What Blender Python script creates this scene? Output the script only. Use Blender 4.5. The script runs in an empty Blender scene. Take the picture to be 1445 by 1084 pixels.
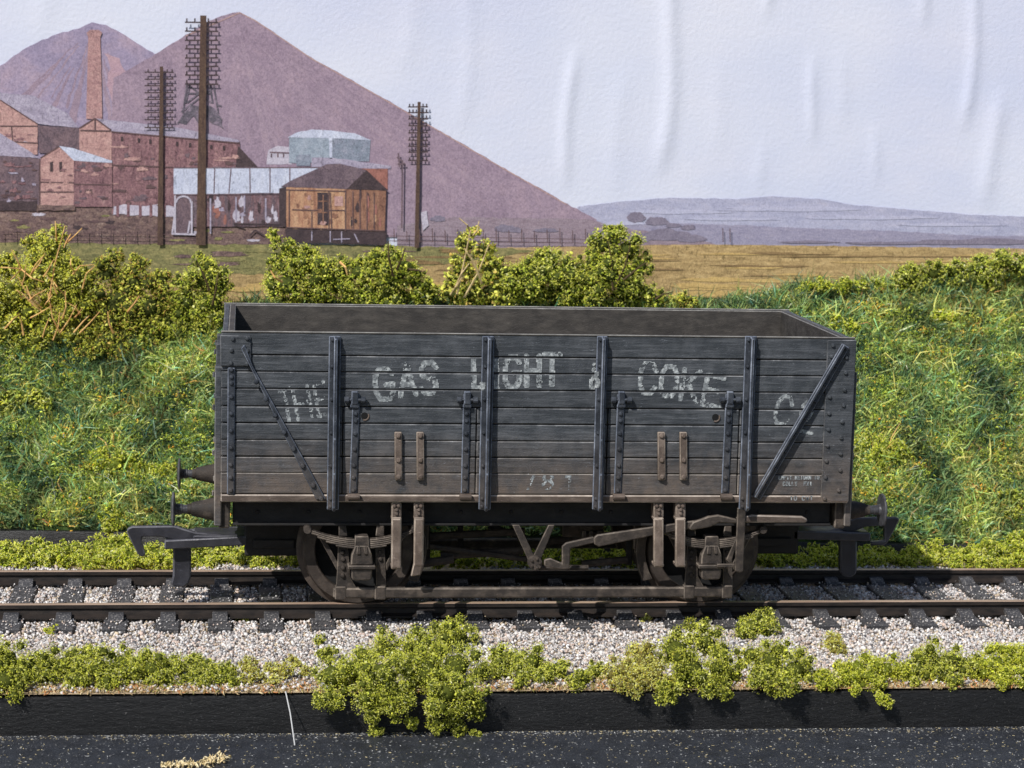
import bpy, bmesh, math, random
import numpy as np
from mathutils import Vector, Matrix, noise as mnoise

random.seed(7)
rng = np.random.default_rng(11)
sc = bpy.context.scene
col = sc.collection

# ------------------------------------------------------------------ camera (1 unit = 1 cm of the model)
FPX, PW, PH = 3177.6, 1445.0, 1084.0
CAM = Vector((-3.2558, -24.312, 5.8514))
YAW, PITCH, ROLL = 0.1195, 0.1317, 0.0237
fw = Vector((math.sin(YAW) * math.cos(PITCH), math.cos(YAW) * math.cos(PITCH), -math.sin(PITCH)))
rt0 = Vector((math.cos(YAW), -math.sin(YAW), 0)); up0 = rt0.cross(fw)
rt = rt0 * math.cos(ROLL) + up0 * math.sin(ROLL)
up = -rt0 * math.sin(ROLL) + up0 * math.cos(ROLL)
cd = bpy.data.cameras.new('camera'); cam = bpy.data.objects.new('camera', cd); col.objects.link(cam)
m3 = Matrix((rt, up, -fw)).transposed()
cam.matrix_world = Matrix.Translation(CAM) @ m3.to_4x4()
cd.sensor_fit = 'HORIZONTAL'; cd.sensor_width = 36; cd.lens = FPX / PW * 36
cd.clip_start = 0.5; cd.clip_end = 500
sc.camera = cam
cd.dof.use_dof = True; cd.dof.focus_distance = 24.7; cd.dof.aperture_fstop = 1.6

def ray(px, py): return fw * FPX + rt * (px - PW / 2) - up * (py - PH / 2)
def at_y(px, py, Y):
    d = ray(px, py); return CAM + d * ((Y - CAM.y) / d.y)
def at_z(px, py, Z):
    d = ray(px, py); return CAM + d * ((Z - CAM.z) / d.z)
def XZ(px, py, Y=0.0):
    p = at_y(px, py, Y); return (p.x, p.z)
def pxs(Y): return (Y - CAM.y) / FPX            # cm per photo pixel at depth Y (roughly)

# ------------------------------------------------------------------ materials
def lin(c):
    c = c / 255.0
    return c / 12.92 if c <= 0.04045 else ((c + 0.055) / 1.055) ** 2.4
def A(r, g, b, e=0.9):
    return (min(lin(r) / e, .95), min(lin(g) / e, .95), min(lin(b) / e, .95), 1)

class NT:
    def __init__(s, name, rough=.7, spec=.3):
        s.m = bpy.data.materials.new(name); s.m.use_nodes = True
        s.t = s.m.node_tree; s.n = s.t.nodes; s.l = s.t.links
        s.b = s.n['Principled BSDF']; s.b.inputs['Roughness'].default_value = rough
        s.b.inputs['Specular IOR Level'].default_value = spec
        s.co = s.n.new('ShaderNodeTexCoord').outputs['Object']
    def link(s, a, b): s.l.new(a, b)
    def mapping(s, scale):
        k = s.n.new('ShaderNodeMapping'); k.inputs['Scale'].default_value = scale
        s.link(s.co, k.inputs[0]); return k.outputs[0]
    def noise(s, scale, detail=4, vec=None, rough=.6, dist=0):
        k = s.n.new('ShaderNodeTexNoise'); k.inputs['Scale'].default_value = scale
        k.inputs['Detail'].default_value = detail; k.inputs['Roughness'].default_value = rough
        k.inputs['Distortion'].default_value = dist
        s.link(vec if vec is not None else s.co, k.inputs['Vector']); return k.outputs['Fac']
    def voro(s, scale, vec=None):
        k = s.n.new('ShaderNodeTexVoronoi'); k.inputs['Scale'].default_value = scale
        s.link(vec if vec is not None else s.co, k.inputs['Vector']); return k.outputs['Distance']
    def ramp(s, fac, stops):
        k = s.n.new('ShaderNodeValToRGB'); e = k.color_ramp.elements
        while len(e) < len(stops): e.new(0.5)
        for q, (p, c) in zip(e, stops):
            q.position = p; q.color = c if len(c) == 4 else (*c, 1)
        s.link(fac, k.inputs[0]); return k.outputs[0]
    def mask(s, fac, lo, hi):
        k = s.n.new('ShaderNodeMapRange'); k.inputs[1].default_value = lo; k.inputs[2].default_value = hi
        s.link(fac, k.inputs[0]); return k.outputs[0]
    def mix(s, fac, a, b, mode='MIX'):
        k = s.n.new('ShaderNodeMix'); k.data_type = 'RGBA'; k.blend_type = mode
        for v, i in ((fac, 0), (a, 6), (b, 7)):
            if isinstance(v, (int, float)): k.inputs[i].default_value = v
            elif isinstance(v, tuple): k.inputs[i].default_value = v
            else: s.link(v, k.inputs[i])
        return k.outputs[2]
    def mul(s, a, b):
        k = s.n.new('ShaderNodeMath'); k.operation = 'MULTIPLY'
        for v, i in ((a, 0), (b, 1)):
            if isinstance(v, (int, float)): k.inputs[i].default_value = v
            else: s.link(v, k.inputs[i])
        return k.outputs[0]
    def bump(s, h, strength=.3, dist=.02):
        k = s.n.new('ShaderNodeBump'); k.inputs['Strength'].default_value = strength
        k.inputs['Distance'].default_value = dist
        s.link(h, k.inputs['Height']); s.link(k.outputs[0], s.b.inputs['Normal'])
    def base(s, c):
        if isinstance(c, tuple): s.b.inputs['Base Color'].default_value = c
        else: s.link(c, s.b.inputs['Base Color'])
    def z(s):
        k = s.n.new('ShaderNodeSeparateXYZ'); s.link(s.co, k.inputs[0]); return k.outputs[2]
    def island(s):
        return s.n.new('ShaderNodeNewGeometry').outputs['Random Per Island']

def scl(c, k): return (min(c[0] * k, 1), min(c[1] * k, 1), min(c[2] * k, 1), 1)

def m_weathered(name, c0, c1, low=None, zlo=1.4, zhi=2.1, rough=.55, scratch=.5, bump=.35, streak=(1.2, 3, 16)):
    t = NT(name, rough, .35)
    v = t.mapping(streak)
    n1 = t.noise(1.6, 6, v, .65); n2 = t.noise(5.5, 5); n3 = t.noise(60, 3)
    c = t.ramp(n1, [(.28, scl(c0, .72)), (.5, c0), (.72, c1)])
    c = t.mix(t.mul(t.mask(n2, .45, .75), .5), c, scl(c1, 1.15))
    isl = t.ramp(t.island(), [(0, (.8, .8, .8)), (1, (1.18, 1.17, 1.15))])
    c = t.mix(.8, c, isl, 'MULTIPLY')
    if low:
        zz = t.mask(t.z(), zhi, zlo)
        c = t.mix(t.mul(zz, t.mask(n2, .2, .7)), c, low)
    # small pale flecks and short scratches where the paint is rubbed
    f = t.noise(30, 6, t.mapping((.5, 1, 2.4)), .78, 1.4)
    c = t.mix(t.mul(t.mask(f, .60, .70), scratch), c, scl(c1, 3.2))
    f2 = t.noise(38, 4, None, .7)
    c = t.mix(t.mul(t.mask(f2, .62, .7), .5), c, scl(c0, .35))
    t.base(c)
    g = t.n.new('ShaderNodeMath'); g.operation = 'ADD'; t.link(n1, g.inputs[0]); t.link(t.mul(n3, .5), g.inputs[1])
    t.bump(g.outputs[0], bump, .02)
    t.link(t.ramp(n2, [(.3, (rough - .12,) * 3), (.7, (rough + .2,) * 3)]), t.b.inputs['Roughness'])
    return t.m

M = {}
M['plank'] = m_weathered('painted_planks', A(49, 53, 58), A(78, 81, 86), A(90, 79, 71), scratch=.75, bump=.45, streak=(1.5, 3, 22))
M['iron'] = m_weathered('painted_iron', A(41, 45, 52), A(68, 72, 80), A(72, 66, 62), rough=.42, scratch=.8, streak=(4, 4, 4))
M['rust'] = m_weathered('rusty_strap', A(80, 69, 62), A(114, 102, 94), rough=.65, streak=(5, 5, 3), scratch=.7)
M['dusty'] = m_weathered('dusty_underframe', A(42, 37, 34), A(80, 71, 64), rough=.7, scratch=.5, streak=(4, 4, 4), bump=.5)
M['darkframe'] = m_weathered('dark_underframe', A(28, 27, 28), A(42, 40, 40), rough=.7, scratch=.2, streak=(2, 2, 6))
M['inside'] = m_weathered('wagon_inside', A(50, 47, 45), A(70, 66, 62), rough=.65, scratch=.5, streak=(3, 3, 9), bump=.4)
M['curb'] = m_weathered('curb_rail', A(70, 60, 54), A(104, 92, 84), rough=.65, streak=(2, 3, 10), scratch=.6)
M['coupling'] = m_weathered('coupling_plastic', A(40, 40, 46), A(56, 56, 63), rough=.42, scratch=.4, streak=(2, 2, 2), bump=.15)
M['bufferhead'] = m_weathered('buffer_steel', A(56, 56, 60), A(96, 96, 102), rough=.35, streak=(3, 3, 3))
M['tyre'] = m_weathered('wheel_tyre', A(50, 43, 39), A(80, 71, 64), rough=.6, streak=(3, 3, 3), scratch=.3)
M['hole'] = m_weathered('shade_black', A(14, 14, 15), A(20, 20, 21), rough=.9, scratch=0)
EDGE = {'painted_planks': m_weathered('worn_lit_plank_edge', A(62, 64, 68), A(118, 119, 122), A(134, 124, 114), scratch=.6, streak=(2.5, 3, 3)),  # paler bevel faces: edge wear with the edge highlights put into the colour
        'painted_iron': m_weathered('worn_lit_iron_edge', A(76, 82, 94), A(122, 128, 140), rough=.4, scratch=.6, streak=(4, 4, 4)),
        'rusty_strap': m_weathered('worn_lit_rust_edge', A(120, 108, 98), A(160, 148, 136), rough=.6, streak=(4, 4, 4)),
        'dusty_underframe': m_weathered('worn_lit_dusty_edge', A(72, 65, 59), A(122, 112, 102), rough=.65, streak=(4, 4, 4)),
        'curb_rail': m_weathered('worn_lit_curb_edge', A(128, 118, 110), A(168, 158, 148), rough=.6, streak=(3, 3, 3)),
        'wagon_inside': m_weathered('worn_lit_inside_edge', A(100, 98, 96), A(140, 138, 134), rough=.6, streak=(3, 3, 3)),
        'coupling_plastic': m_weathered('worn_lit_coupling_edge', A(70, 70, 76), A(98, 98, 104), rough=.4, streak=(3, 3, 3))}

t = NT('painted_letters', .7); n = t.noise(30, 4)
t.base(t.ramp(n, [(.28, A(74, 78, 82)), (.5, A(122, 127, 130)), (.7, A(182, 187, 188))])); M['letters'] = t.m

t = NT('rail_side', .6); n = t.noise(6, 5, t.mapping((1, 1, 3)))
t.base(t.ramp(n, [(.3, A(22, 20, 20)), (.7, A(48, 41, 37))])); t.bump(t.noise(50, 3), .2, .01); M['railside'] = t.m
t = NT('rail_top', .42, .5); n = t.noise(3, 6, t.mapping((.4, 6, 1)))
t.base(t.ramp(n, [(.3, A(112, 92, 80)), (.6, A(158, 136, 118)), (.8, A(184, 164, 148))])); M['railtop'] = t.m
t = NT('sleeper_plastic', .6); n = t.noise(9, 6); f = t.noise(45, 4)
c = t.ramp(n, [(.3, A(38, 38, 41)), (.7, A(72, 71, 73))])
c = t.mix(t.mul(t.mask(f, .55, .68), .8), c, A(150, 145, 140)); t.base(c); t.bump(t.noise(30, 4), .4, .02); M['sleeper'] = t.m

t = NT('black_board', .42, .4); n = t.noise(2.2, 6, t.mapping((1, 1, 5)), .7); f = t.noise(34, 5, None, .7)
c = t.ramp(n, [(.3, A(14, 14, 15)), (.7, A(28, 28, 29))])
f5 = t.noise(48, 4, None, .75); c = t.mix(t.mul(t.mask(f, .62, .72), .6), c, A(110, 108, 106)); c = t.mix(t.mul(t.mask(f5, .64, .72), .7), c, A(120, 120, 122)); t.base(c); t.bump(t.noise(16, 7, t.mapping((.7, 1, 2)), .75), .5, .03); M['board'] = t.m
t = NT('black_tabletop', .5, .45); n = t.noise(5, 6); f = t.noise(62, 4, None, .75); f3 = t.noise(34, 5, t.mapping((1, 1.6, 1)), .8, 1.5)
c = t.ramp(n, [(.3, A(28, 30, 36)), (.7, A(48, 51, 58))])
c = t.mix(t.mul(t.mask(f, .57, .7), .6), c, A(120, 122, 128)); c = t.mix(t.mul(t.mask(f3, .62, .68), .8), c, A(176, 172, 164)); c = t.mix(t.mul(t.mask(f, .45, .35), .7), c, A(18, 18, 20))
t.base(c); t.bump(f, .7, .03); M['table'] = t.m
t = NT('ballast_bed', .9, .1); n = t.noise(7, 6)
t.base(t.ramp(n, [(.3, A(128, 110, 90)), (.5, A(164, 146, 120)), (.75, A(190, 170, 138))])); t.bump(t.noise(40, 3), .6, .04); M['bed'] = t.m
t = NT('bank_earth', .95, .05); n = t.noise(3, 6)
t.base(t.ramp(n, [(.3, A(32, 46, 26)), (.55, A(58, 74, 38)), (.75, A(92, 94, 50))])); t.bump(t.noise(20, 4), .8, .08); M['earth'] = t.m

def m_attr(name, rough=.8, spec=.2, trans=0, vary=True):
    t = NT(name, rough, spec)
    k = t.n.new('ShaderNodeAttribute'); k.attribute_name = 'Col'
    t.base(k.outputs[0])
    if trans:
        tr = t.n.new('ShaderNodeBsdfTranslucent'); mx = t.n.new('ShaderNodeMixShader'); mx.inputs[0].default_value = trans
        t.link(k.outputs[0], tr.inputs[0]); t.link(t.b.outputs[0], mx.inputs[1]); t.link(tr.outputs[0], mx.inputs[2])
        t.link(mx.outputs[0], t.n['Material Output'].inputs[0])
    return t.m
M['foliage'] = m_attr('clump_foliage', .8, .1, .4)
M['grass'] = m_attr('static_grass', .55, .25, .25)
M['stone'] = m_attr('ballast_stone', .85, .2)
t = NT('dry_twig', .8, .1); n = t.noise(6, 3)
t.base(t.ramp(n, [(.3, A(170, 124, 76)), (.7, A(220, 180, 120))])); M['twig'] = t.m
t = NT('dark_twig', .85, .1); t.base(A(74, 62, 44)); M['darktwig'] = t.m
t = NT('pale_strand', .4, .4); t.base(A(176, 176, 176)); M['strand'] = t.m
t = NT('tan_fibre', .9, .1); n = t.noise(12, 4)
t.base(t.ramp(n, [(.3, A(140, 120, 84)), (.7, A(206, 184, 140))])); M['tan'] = t.m

# ------------------------------------------------------------------ mesh helpers
ORG = {}                                              # world origin of every parent
def tag(o, label=None, cat=None, group=None, kind=None):
    if label: o['label'] = label
    if cat: o['category'] = cat
    if group: o['group'] = group
    if kind: o['kind'] = kind
    return o
def thing(name, label, cat, loc, group=None):
    o = bpy.data.objects.new(name, None); o.empty_display_size = .2; col.objects.link(o)
    o.location = loc; ORG[o.name] = Vector(loc)
    return tag(o, label, cat, group)

class MB:
    def __init__(s): s.v = []; s.f = []; s.mi = []
    def bm(s, bm, mi=0):
        n = len(s.v); bm.verts.index_update()
        s.v += [tuple(v.co) for v in bm.verts]
        for f in bm.faces: s.f.append([n + v.index for v in f.verts]); s.mi.append(max(mi, f.material_index))
        bm.free(); return s
    def raw(s, vs, fs, mi=0):
        n = len(s.v); s.v += [tuple(v) for v in vs]
        for f in fs: s.f.append([n + i for i in f]); s.mi.append(mi)
        return s
    def box(s, x0, x1, y0, y1, z0, z1, c=.01, mi=0):
        b = bmesh.new(); bmesh.ops.create_cube(b, size=1)
        for v in b.verts:
            v.co = Vector(((x0 + x1) / 2 + v.co.x * (x1 - x0), (y0 + y1) / 2 + v.co.y * (y1 - y0), (z0 + z1) / 2 + v.co.z * (z1 - z0)))
        s.bev(b, c)
        return s.bm(b, mi)
    def bev(s, b, c):
        if c: bmesh.ops.bevel(b, geom=b.edges[:], offset=c, segments=1, affect='EDGES', clamp_overlap=True, material=1)
    def prism(s, pts, y0, y1, c=.008, axis='y', mi=0):
        b = bmesh.new()
        def P(p, h):
            return Vector((p[0], h, p[1])) if axis == 'y' else (Vector((h, p[0], p[1])) if axis == 'x' else Vector((p[0], p[1], h)))
        a = [b.verts.new(P(p, y0)) for p in pts]; d = [b.verts.new(P(p, y1)) for p in pts]
        b.faces.new(a); b.faces.new(d[::-1]); k = len(pts)
        for i in range(k): b.faces.new((a[i], d[i], d[(i + 1) % k], a[(i + 1) % k]))
        bmesh.ops.recalc_face_normals(b, faces=b.faces[:])
        s.bev(b, c)
        return s.bm(b, mi)
    def pprism(s, pts, Y, th, c=.008, mi=0):          # outline measured on the photo, on the plane y=Y
        return s.prism([XZ(px, py, Y) for px, py in pts], Y, Y + th, c, mi=mi)
    def tube(s, path, r, n=8, r2=None, mi=0):
        path = [Vector(p) for p in path]; k = len(path); vs = []; fs = []
        u = None
        for i, p in enumerate(path):
            d = (path[min(i + 1, k - 1)] - path[max(i - 1, 0)]).normalized()
            if u is None: u = d.orthogonal().normalized()
            u = (u - d * u.dot(d)).normalized(); w = d.cross(u)
            rr = r if r2 is None else r + (r2 - r) * i / (k - 1)
            for j in range(n):
                a = 2 * math.pi * j / n; vs.append(p + (u * math.cos(a) + w * math.sin(a)) * rr)
        for i in range(k - 1):
            for j in range(n):
                fs.append((i * n + j, i * n + (j + 1) % n, (i + 1) * n + (j + 1) % n, (i + 1) * n + j))
        fs.append(tuple(range(n))[::-1]); fs.append(tuple((k - 1) * n + j for j in range(n)))
        return s.raw(vs, fs, mi)
    def lathe(s, prof, c, axis, n=32, mi=0, ring=False):          # prof: (radius, distance along axis)
        c = Vector(c); ax = {'x': Vector((1, 0, 0)), 'y': Vector((0, 1, 0)), 'z': Vector((0, 0, 1))}[axis]
        u = ax.orthogonal().normalized(); w = ax.cross(u); vs = []; fs = []
        for r, h in prof:
            for j in range(n):
                a = 2 * math.pi * j / n; vs.append(c + ax * h + (u * math.cos(a) + w * math.sin(a)) * max(r, 1e-4))
        for i in range(len(prof) - 1):
            for j in range(n):
                fs.append((i * n + j, i * n + (j + 1) % n, (i + 1) * n + (j + 1) % n, (i + 1) * n + j))
        if ring:
            k = (len(prof) - 1) * n
            for j in range(n): fs.append((k + j, k + (j + 1) % n, (j + 1) % n, j))
        else:
            fs.append(tuple(range(n))[::-1]); fs.append(tuple((len(prof) - 1) * n + j for j in range(n)))
        return s.raw(vs, fs, mi)
    def rivet(s, x, y, z, r=.028, h=.026):
        r *= .8            # domed head facing the viewer's side (-y)
        vs = []; fs = []
        for rr, hh in ((1, -.006), (1, h * .45), (.7, h * .85)):
            for j in range(8):
                a = 2 * math.pi * j / 8; vs.append((x + r * rr * math.cos(a), y - hh, z + r * rr * math.sin(a)))
        vs.append((x, y - h, z))
        for i in range(2):
            for j in range(8): fs.append((i * 8 + j, i * 8 + (j + 1) % 8, i * 8 + 8 + (j + 1) % 8, i * 8 + 8 + j))
        for j in range(8): fs.append((16 + j, 16 + (j + 1) % 8, 24))
        return s.raw(vs, fs)
    def bar(s, p0, p1, w, th, c=.008):                # flat bar in the x-z plane, front face at p.y
        p0, p1 = Vector(p0), Vector(p1); d = (p1 - p0); d.y = 0; d.normalize(); nrm = Vector((-d.z, 0, d.x)) * w / 2
        pts = [p0 + nrm, p1 + nrm, p1 - nrm, p0 - nrm]
        return s.prism([(p.x, p.z) for p in pts], p0.y, p0.y + th, c)
    def build(s, name, mat, parent=None, label=None, recalc=True, smooth=35):
        org = Vector((0, 0, 0))
        if parent is not None: org = ORG[parent.name]
        me = bpy.data.meshes.new(name)
        me.from_pydata([(v[0] - org.x, v[1] - org.y, v[2] - org.z) for v in s.v], [], s.f)
        mats = mat if isinstance(mat, (list, tuple)) else [mat]
        for m in mats: me.materials.append(m)
        if len(mats) == 1 and mats[0].name in EDGE and 1 in s.mi:
            me.materials.append(EDGE[mats[0].name]); mats = [0, 1]
        if len(mats) > 1: me.polygons.foreach_set('material_index', s.mi)
        if recalc:
            b = bmesh.new(); b.from_mesh(me); bmesh.ops.recalc_face_normals(b, faces=b.faces[:]); b.to_mesh(me); b.free()
        if smooth:
            me.shade_smooth(); me.set_sharp_from_angle(angle=math.radians(smooth))
        o = bpy.data.objects.new(name, me); col.objects.link(o)
        if parent is not None: o.parent = parent
        ORG[o.name] = org
        if label: o['label'] = label
        return o

def copy_tree(o, parent=None, loc=None, rotz=None):
    c = o.copy(); col.objects.link(c); c.parent = parent
    if loc is not None: c.location = loc
    if rotz is not None: c.rotation_euler[2] = rotz
    for ch in list(o.children): copy_tree(ch, c)
    return c

def big_mesh(name, verts, faces_tri, colors, mat, parent=None, smooth=False):
    """numpy arrays -> mesh with a per-vertex colour attribute"""
    org = np.array(ORG[parent.name]) if parent is not None else np.zeros(3)
    me = bpy.data.meshes.new(name); nv, nf = len(verts), len(faces_tri)
    me.vertices.add(nv); me.vertices.foreach_set('co', (verts - org).astype(np.float32).ravel())
    me.loops.add(nf * 3); me.loops.foreach_set('vertex_index', faces_tri.astype(np.int32).ravel())
    me.polygons.add(nf); me.polygons.foreach_set('loop_start', np.arange(0, nf * 3, 3, dtype=np.int32))
    me.update(calc_edges=True)
    a = me.attributes.new('Col', 'FLOAT_COLOR', 'POINT')
    rgba = np.ones((nv, 4), np.float32); rgba[:, :3] = colors; a.data.foreach_set('color', rgba.ravel())
    me.materials.append(mat)
    if smooth: me.shade_smooth()
    o = bpy.data.objects.new(name, me); col.objects.link(o)
    if parent is not None: o.parent = parent
    ORG[o.name] = Vector(org); return o

def rand_rot(n):
    q = rng.normal(size=(n, 4)); q /= np.linalg.norm(q, axis=1)[:, None]
    w, x, y, z = q.T
    return np.stack([np.stack([1 - 2 * (y * y + z * z), 2 * (x * y - z * w), 2 * (x * z + y * w)], 1),
                     np.stack([2 * (x * y + z * w), 1 - 2 * (x * x + z * z), 2 * (y * z - x * w)], 1),
                     np.stack([2 * (x * z - y * w), 2 * (y * z + x * w), 1 - 2 * (x * x + y * y)], 1)], 1)

# templates for scattered pieces
def ico(sub=1):
    b = bmesh.new(); bmesh.ops.create_icosphere(b, subdivisions=sub, radius=1); b.verts.index_update()
    v = np.array([w.co[:] for w in b.verts]); f = np.array([[w.index for w in q.verts] for q in b.faces]); b.free(); return v, f
ICO1, ICO1F = ico(1)
OCT = np.array([[1, 0, 0], [-1, 0, 0], [0, 1, 0], [0, -1, 0], [0, 0, 1], [0, 0, -1.]]); OCTF = np.array([[0, 2, 4], [2, 1, 4], [1, 3, 4], [3, 0, 4], [2, 0, 5], [1, 2, 5], [3, 1, 5], [0, 3, 5]])
LEAFV = np.array([[-.5, -.28, 0], [-.5, .28, .05], [.1, -.42, .22], [.1, .42, .2], [.62, -.1, .02], [.6, .12, -.05]])
LEAFF = np.array([[0, 2, 1], [1, 2, 3], [2, 4, 3], [3, 4, 5]])
def curl():
    vs = []
    for k, (x, z, r) in enumerate(((-1, 0, .26), (-.3, .45, .34), (.4, .4, .32), (.95, -.15, .2))):
        for j in range(3):
            a = 2 * math.pi * j / 3 + k * .4; vs.append((x, r * math.cos(a), z + r * math.sin(a)))
    fs = []
    for k in range(3):
        for j in range(3):
            a, b_, c, d = k * 3 + j, k * 3 + (j + 1) % 3, k * 3 + 3 + (j + 1) % 3, k * 3 + 3 + j
            fs += [(a, b_, c), (a, c, d)]
    fs += [(0, 2, 1), (9, 10, 11)]
    return np.array(vs) * .6, np.array(fs)
CURLV, CURLF = curl()

def scatter(tv, tf, pos, size, colors, squash=None, rot=None):
    n = len(pos)
    R = rand_rot(n) if rot is None else rot
    v = np.repeat(tv[None], n, 0) * np.asarray(size).reshape(n, 1, -1)
    if squash is not None: v *= squash
    v = np.einsum('nij,nkj->nki', R, v) + pos[:, None, :]
    f = (tf[None] + (np.arange(n) * len(tv))[:, None, None]).reshape(-1, 3)
    c = np.repeat(colors, len(tv), 0)
    return v.reshape(-1, 3), f, c
def join(parts):
    vs, fs, cs, o = [], [], [], 0
    for v, f, c in parts:
        vs.append(v); fs.append(f + o); cs.append(c); o += len(v)
    return np.concatenate(vs), np.concatenate(fs), np.concatenate(cs)
def P3(*rgb): return np.array([A(*c)[:3] for c in rgb])

# ================================================================== THE WAGON
W, ZT = 3.105, 3.151
wagon = thing('coal_wagon', 'weathered grey nine-plank model coal wagon with worn white lettering standing on the track', 'wagon', (0, W / 2, 0))
yrow = [471, 501, 524.4, 548.7, 573.6, 597, 621, 644.5, 667.4, 697.8]
zrow = [XZ(400, y)[1] for y in yrow]; zrow[0] = ZT - .004
X0, X1 = -3.5, 3.5
def vx(px, py=640): return XZ(px, py)[0]
DL = (vx(484, 640), vx(671, 640)); DR = (vx(857, 640), vx(1041, 640))     # the two drop doors
GAP = .011
def plank_rows(mb, x0, x1, r0, r1, y0=0.0, y1=.075):
    for r in range(r0, r1):
        jy, jz = random.uniform(0, .007), random.uniform(-.003, .003)
        mb.box(x0, x1, y0 + jy, y1, zrow[r + 1] + GAP / 2 + jz, zrow[r] + jz - (GAP / 2 if r else 0), .009)
body = MB(); plank_rows(body, X0, X1, 0, 4)
for a, b in ((X0, DL[0] - .012), (DL[1] + .012, DR[0] - .012), (DR[1] + .012, X1)): plank_rows(body, a, b, 4, 9)
body.build('side_planks', M['plank'], wagon)
far = MB()
for r in range(9): far.box(X0, X1, W - .075, W, zrow[r + 1] + GAP / 2, zrow[r] - (GAP / 2 if r else 0), .009)
far.build('side_planks', M['plank'], wagon)
for sx in (-1, 1):
    e = MB()
    for r in range(9):
        e.box(min(sx * 3.49, sx * 3.43), max(sx * 3.49, sx * 3.43), .078, W - .078, zrow[r + 1] + GAP / 2, zrow[r] - (GAP / 2 if r else 0), .01)
    e.build('end_planks', M['plank'], wagon)
    for yc in (.20, W - .20, W * .36, W * .64):
        q = MB(); zt_ = XZ(305, 519)[1] if yc in (.20, W - .20) else ZT - .25
        q.box(min(sx * 3.492, sx * 3.57), max(sx * 3.492, sx * 3.57), yc - .1, yc + .1, 1.0, zt_, .012)
        for zz in (1.35, 1.8, 2.3, zt_ - .1): q.box(min(sx * 3.57, sx * 3.595), max(sx * 3.57, sx * 3.595), yc - .03, yc + .03, zz - .03, zz + .03, .008)
        q.build('end_post', M['plank'], wagon)
inn = MB()
inn.box(-3.428, 3.428, .077, .135, 1.32, ZT, .008); inn.box(-3.428, 3.428, W - .135, W - .077, 1.32, ZT, .008)
inn.box(-3.428, -3.36, .137, W - .137, 1.32, ZT, .008); inn.box(3.36, 3.428, .137, W - .137, 1.32, ZT, .008)
inn.build('inner_lining', M['inside'], wagon)
MB().box(-3.355, 3.355, .14, W - .14, 1.32, 1.42, .005).build('wagon_floor', M['inside'], wagon)
# capping along the top edge, thin worn iron strip
cp = MB(); cp.box(X0 - .005, X1 + .005, -.008, .03, ZT - .01, ZT + .012, .008)
cp.box(X0 - .005, X1 + .005, W - .03, W + .008, ZT - .01, ZT + .012, .008)
cp.build('top_capping', M['inside'], wagon)

# doors with hinge straps and rusty spring plates
def strap(px, ptop, pbot, wpx, Y, th, rivs, px_bot=None, r=.03, rx=0):
    mb = MB(); pb = px if px_bot is None else px_bot
    mb.pprism([(px - wpx / 2, ptop), (px + wpx / 2, ptop), (pb + wpx / 2, pbot), (pb - wpx / 2, pbot)], Y, th, .01)
    for ry in rivs:
        k = (ry - ptop) / (pbot - ptop); x, z = XZ(px + (pb - px) * k + rx, ry, Y)
        mb.rivet(x, Y, z, r)
    return mb
def knuckle(px, py, side):
    mb = MB(); x, z = XZ(px, py)
    mb.box(x - .035, x + .04, -.075, -.012, z - .06, z + .085, .012)
    mb.box(x - .045, x + .05, -.06, -.012, z - .1, z - .05, .01)
    for e in (-.085, .095): mb.lathe([(.026, -.028), (.036, -.022), (.036, .022), (.026, .028)], (x + e, -.05, z - .012), 'x', 10)
    mb.tube([(x - .1, -.05, z - .012), (x + .11, -.05, z - .012)], .02, 8)
    return mb
doors = []
for (a, b), straps_, plates, hole, kx in ((DL, ((503, 498), (659, 655.5)), (562, 593), (514.5, 587), (500, 658.5)),
                                          (DR, ((876.5, 871.5), (1029.5, 1023)), (933.5, 964.5), (1009.6, 589), (875.5, 1028.5))):
    d = MB(); plank_rows(d, a, b, 4, 9, -.004, .075)
    d = d.build('side_door', M['plank'], wagon)
    for (pt, pb), kk in zip(straps_, kx):
        s_ = strap(pt, 556, 697, 10.5, -.03, .026, (584, 594, 612, 634, 657, 674, 692), pb)
        so = s_.build('hinge_strap', M['iron'], d)
        knuckle(kk, 562, 1).build('hinge_knuckle', M['iron'], d)
        x, z = XZ(pb, 700); MB().tube([(x - .06, -.05, z), (x + .07, -.05, z)], .035, 8).build('hinge_pin', M['curb'], d)
    for p in plates:
        pl = strap(p, 610, 678, 10.5, -.05, .046, (615, 649.5, 673), p + .5, .036)
        pl.build('spring_plate', M['rust'], d)
    x, z = XZ(*hole)
    h = MB(); h.lathe([(.0, -.0015), (.04, -.0015), (.04, .001)], (x, -.006, z), 'y', 18)  # flat black disc, the shade inside the hole put in as colour
    ho = h.build('door_hole', M['hole'], d)
    h = MB(); h.tube([(x + .046 * math.cos(a), -.006, z + .046 * math.sin(a)) for a in np.linspace(-1.9, .5, 9)], .009, 6); h.build('hole_lit_rim', M['curb'], d)  # pale arc paints in the sunlit lower right lip of the hole
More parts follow.
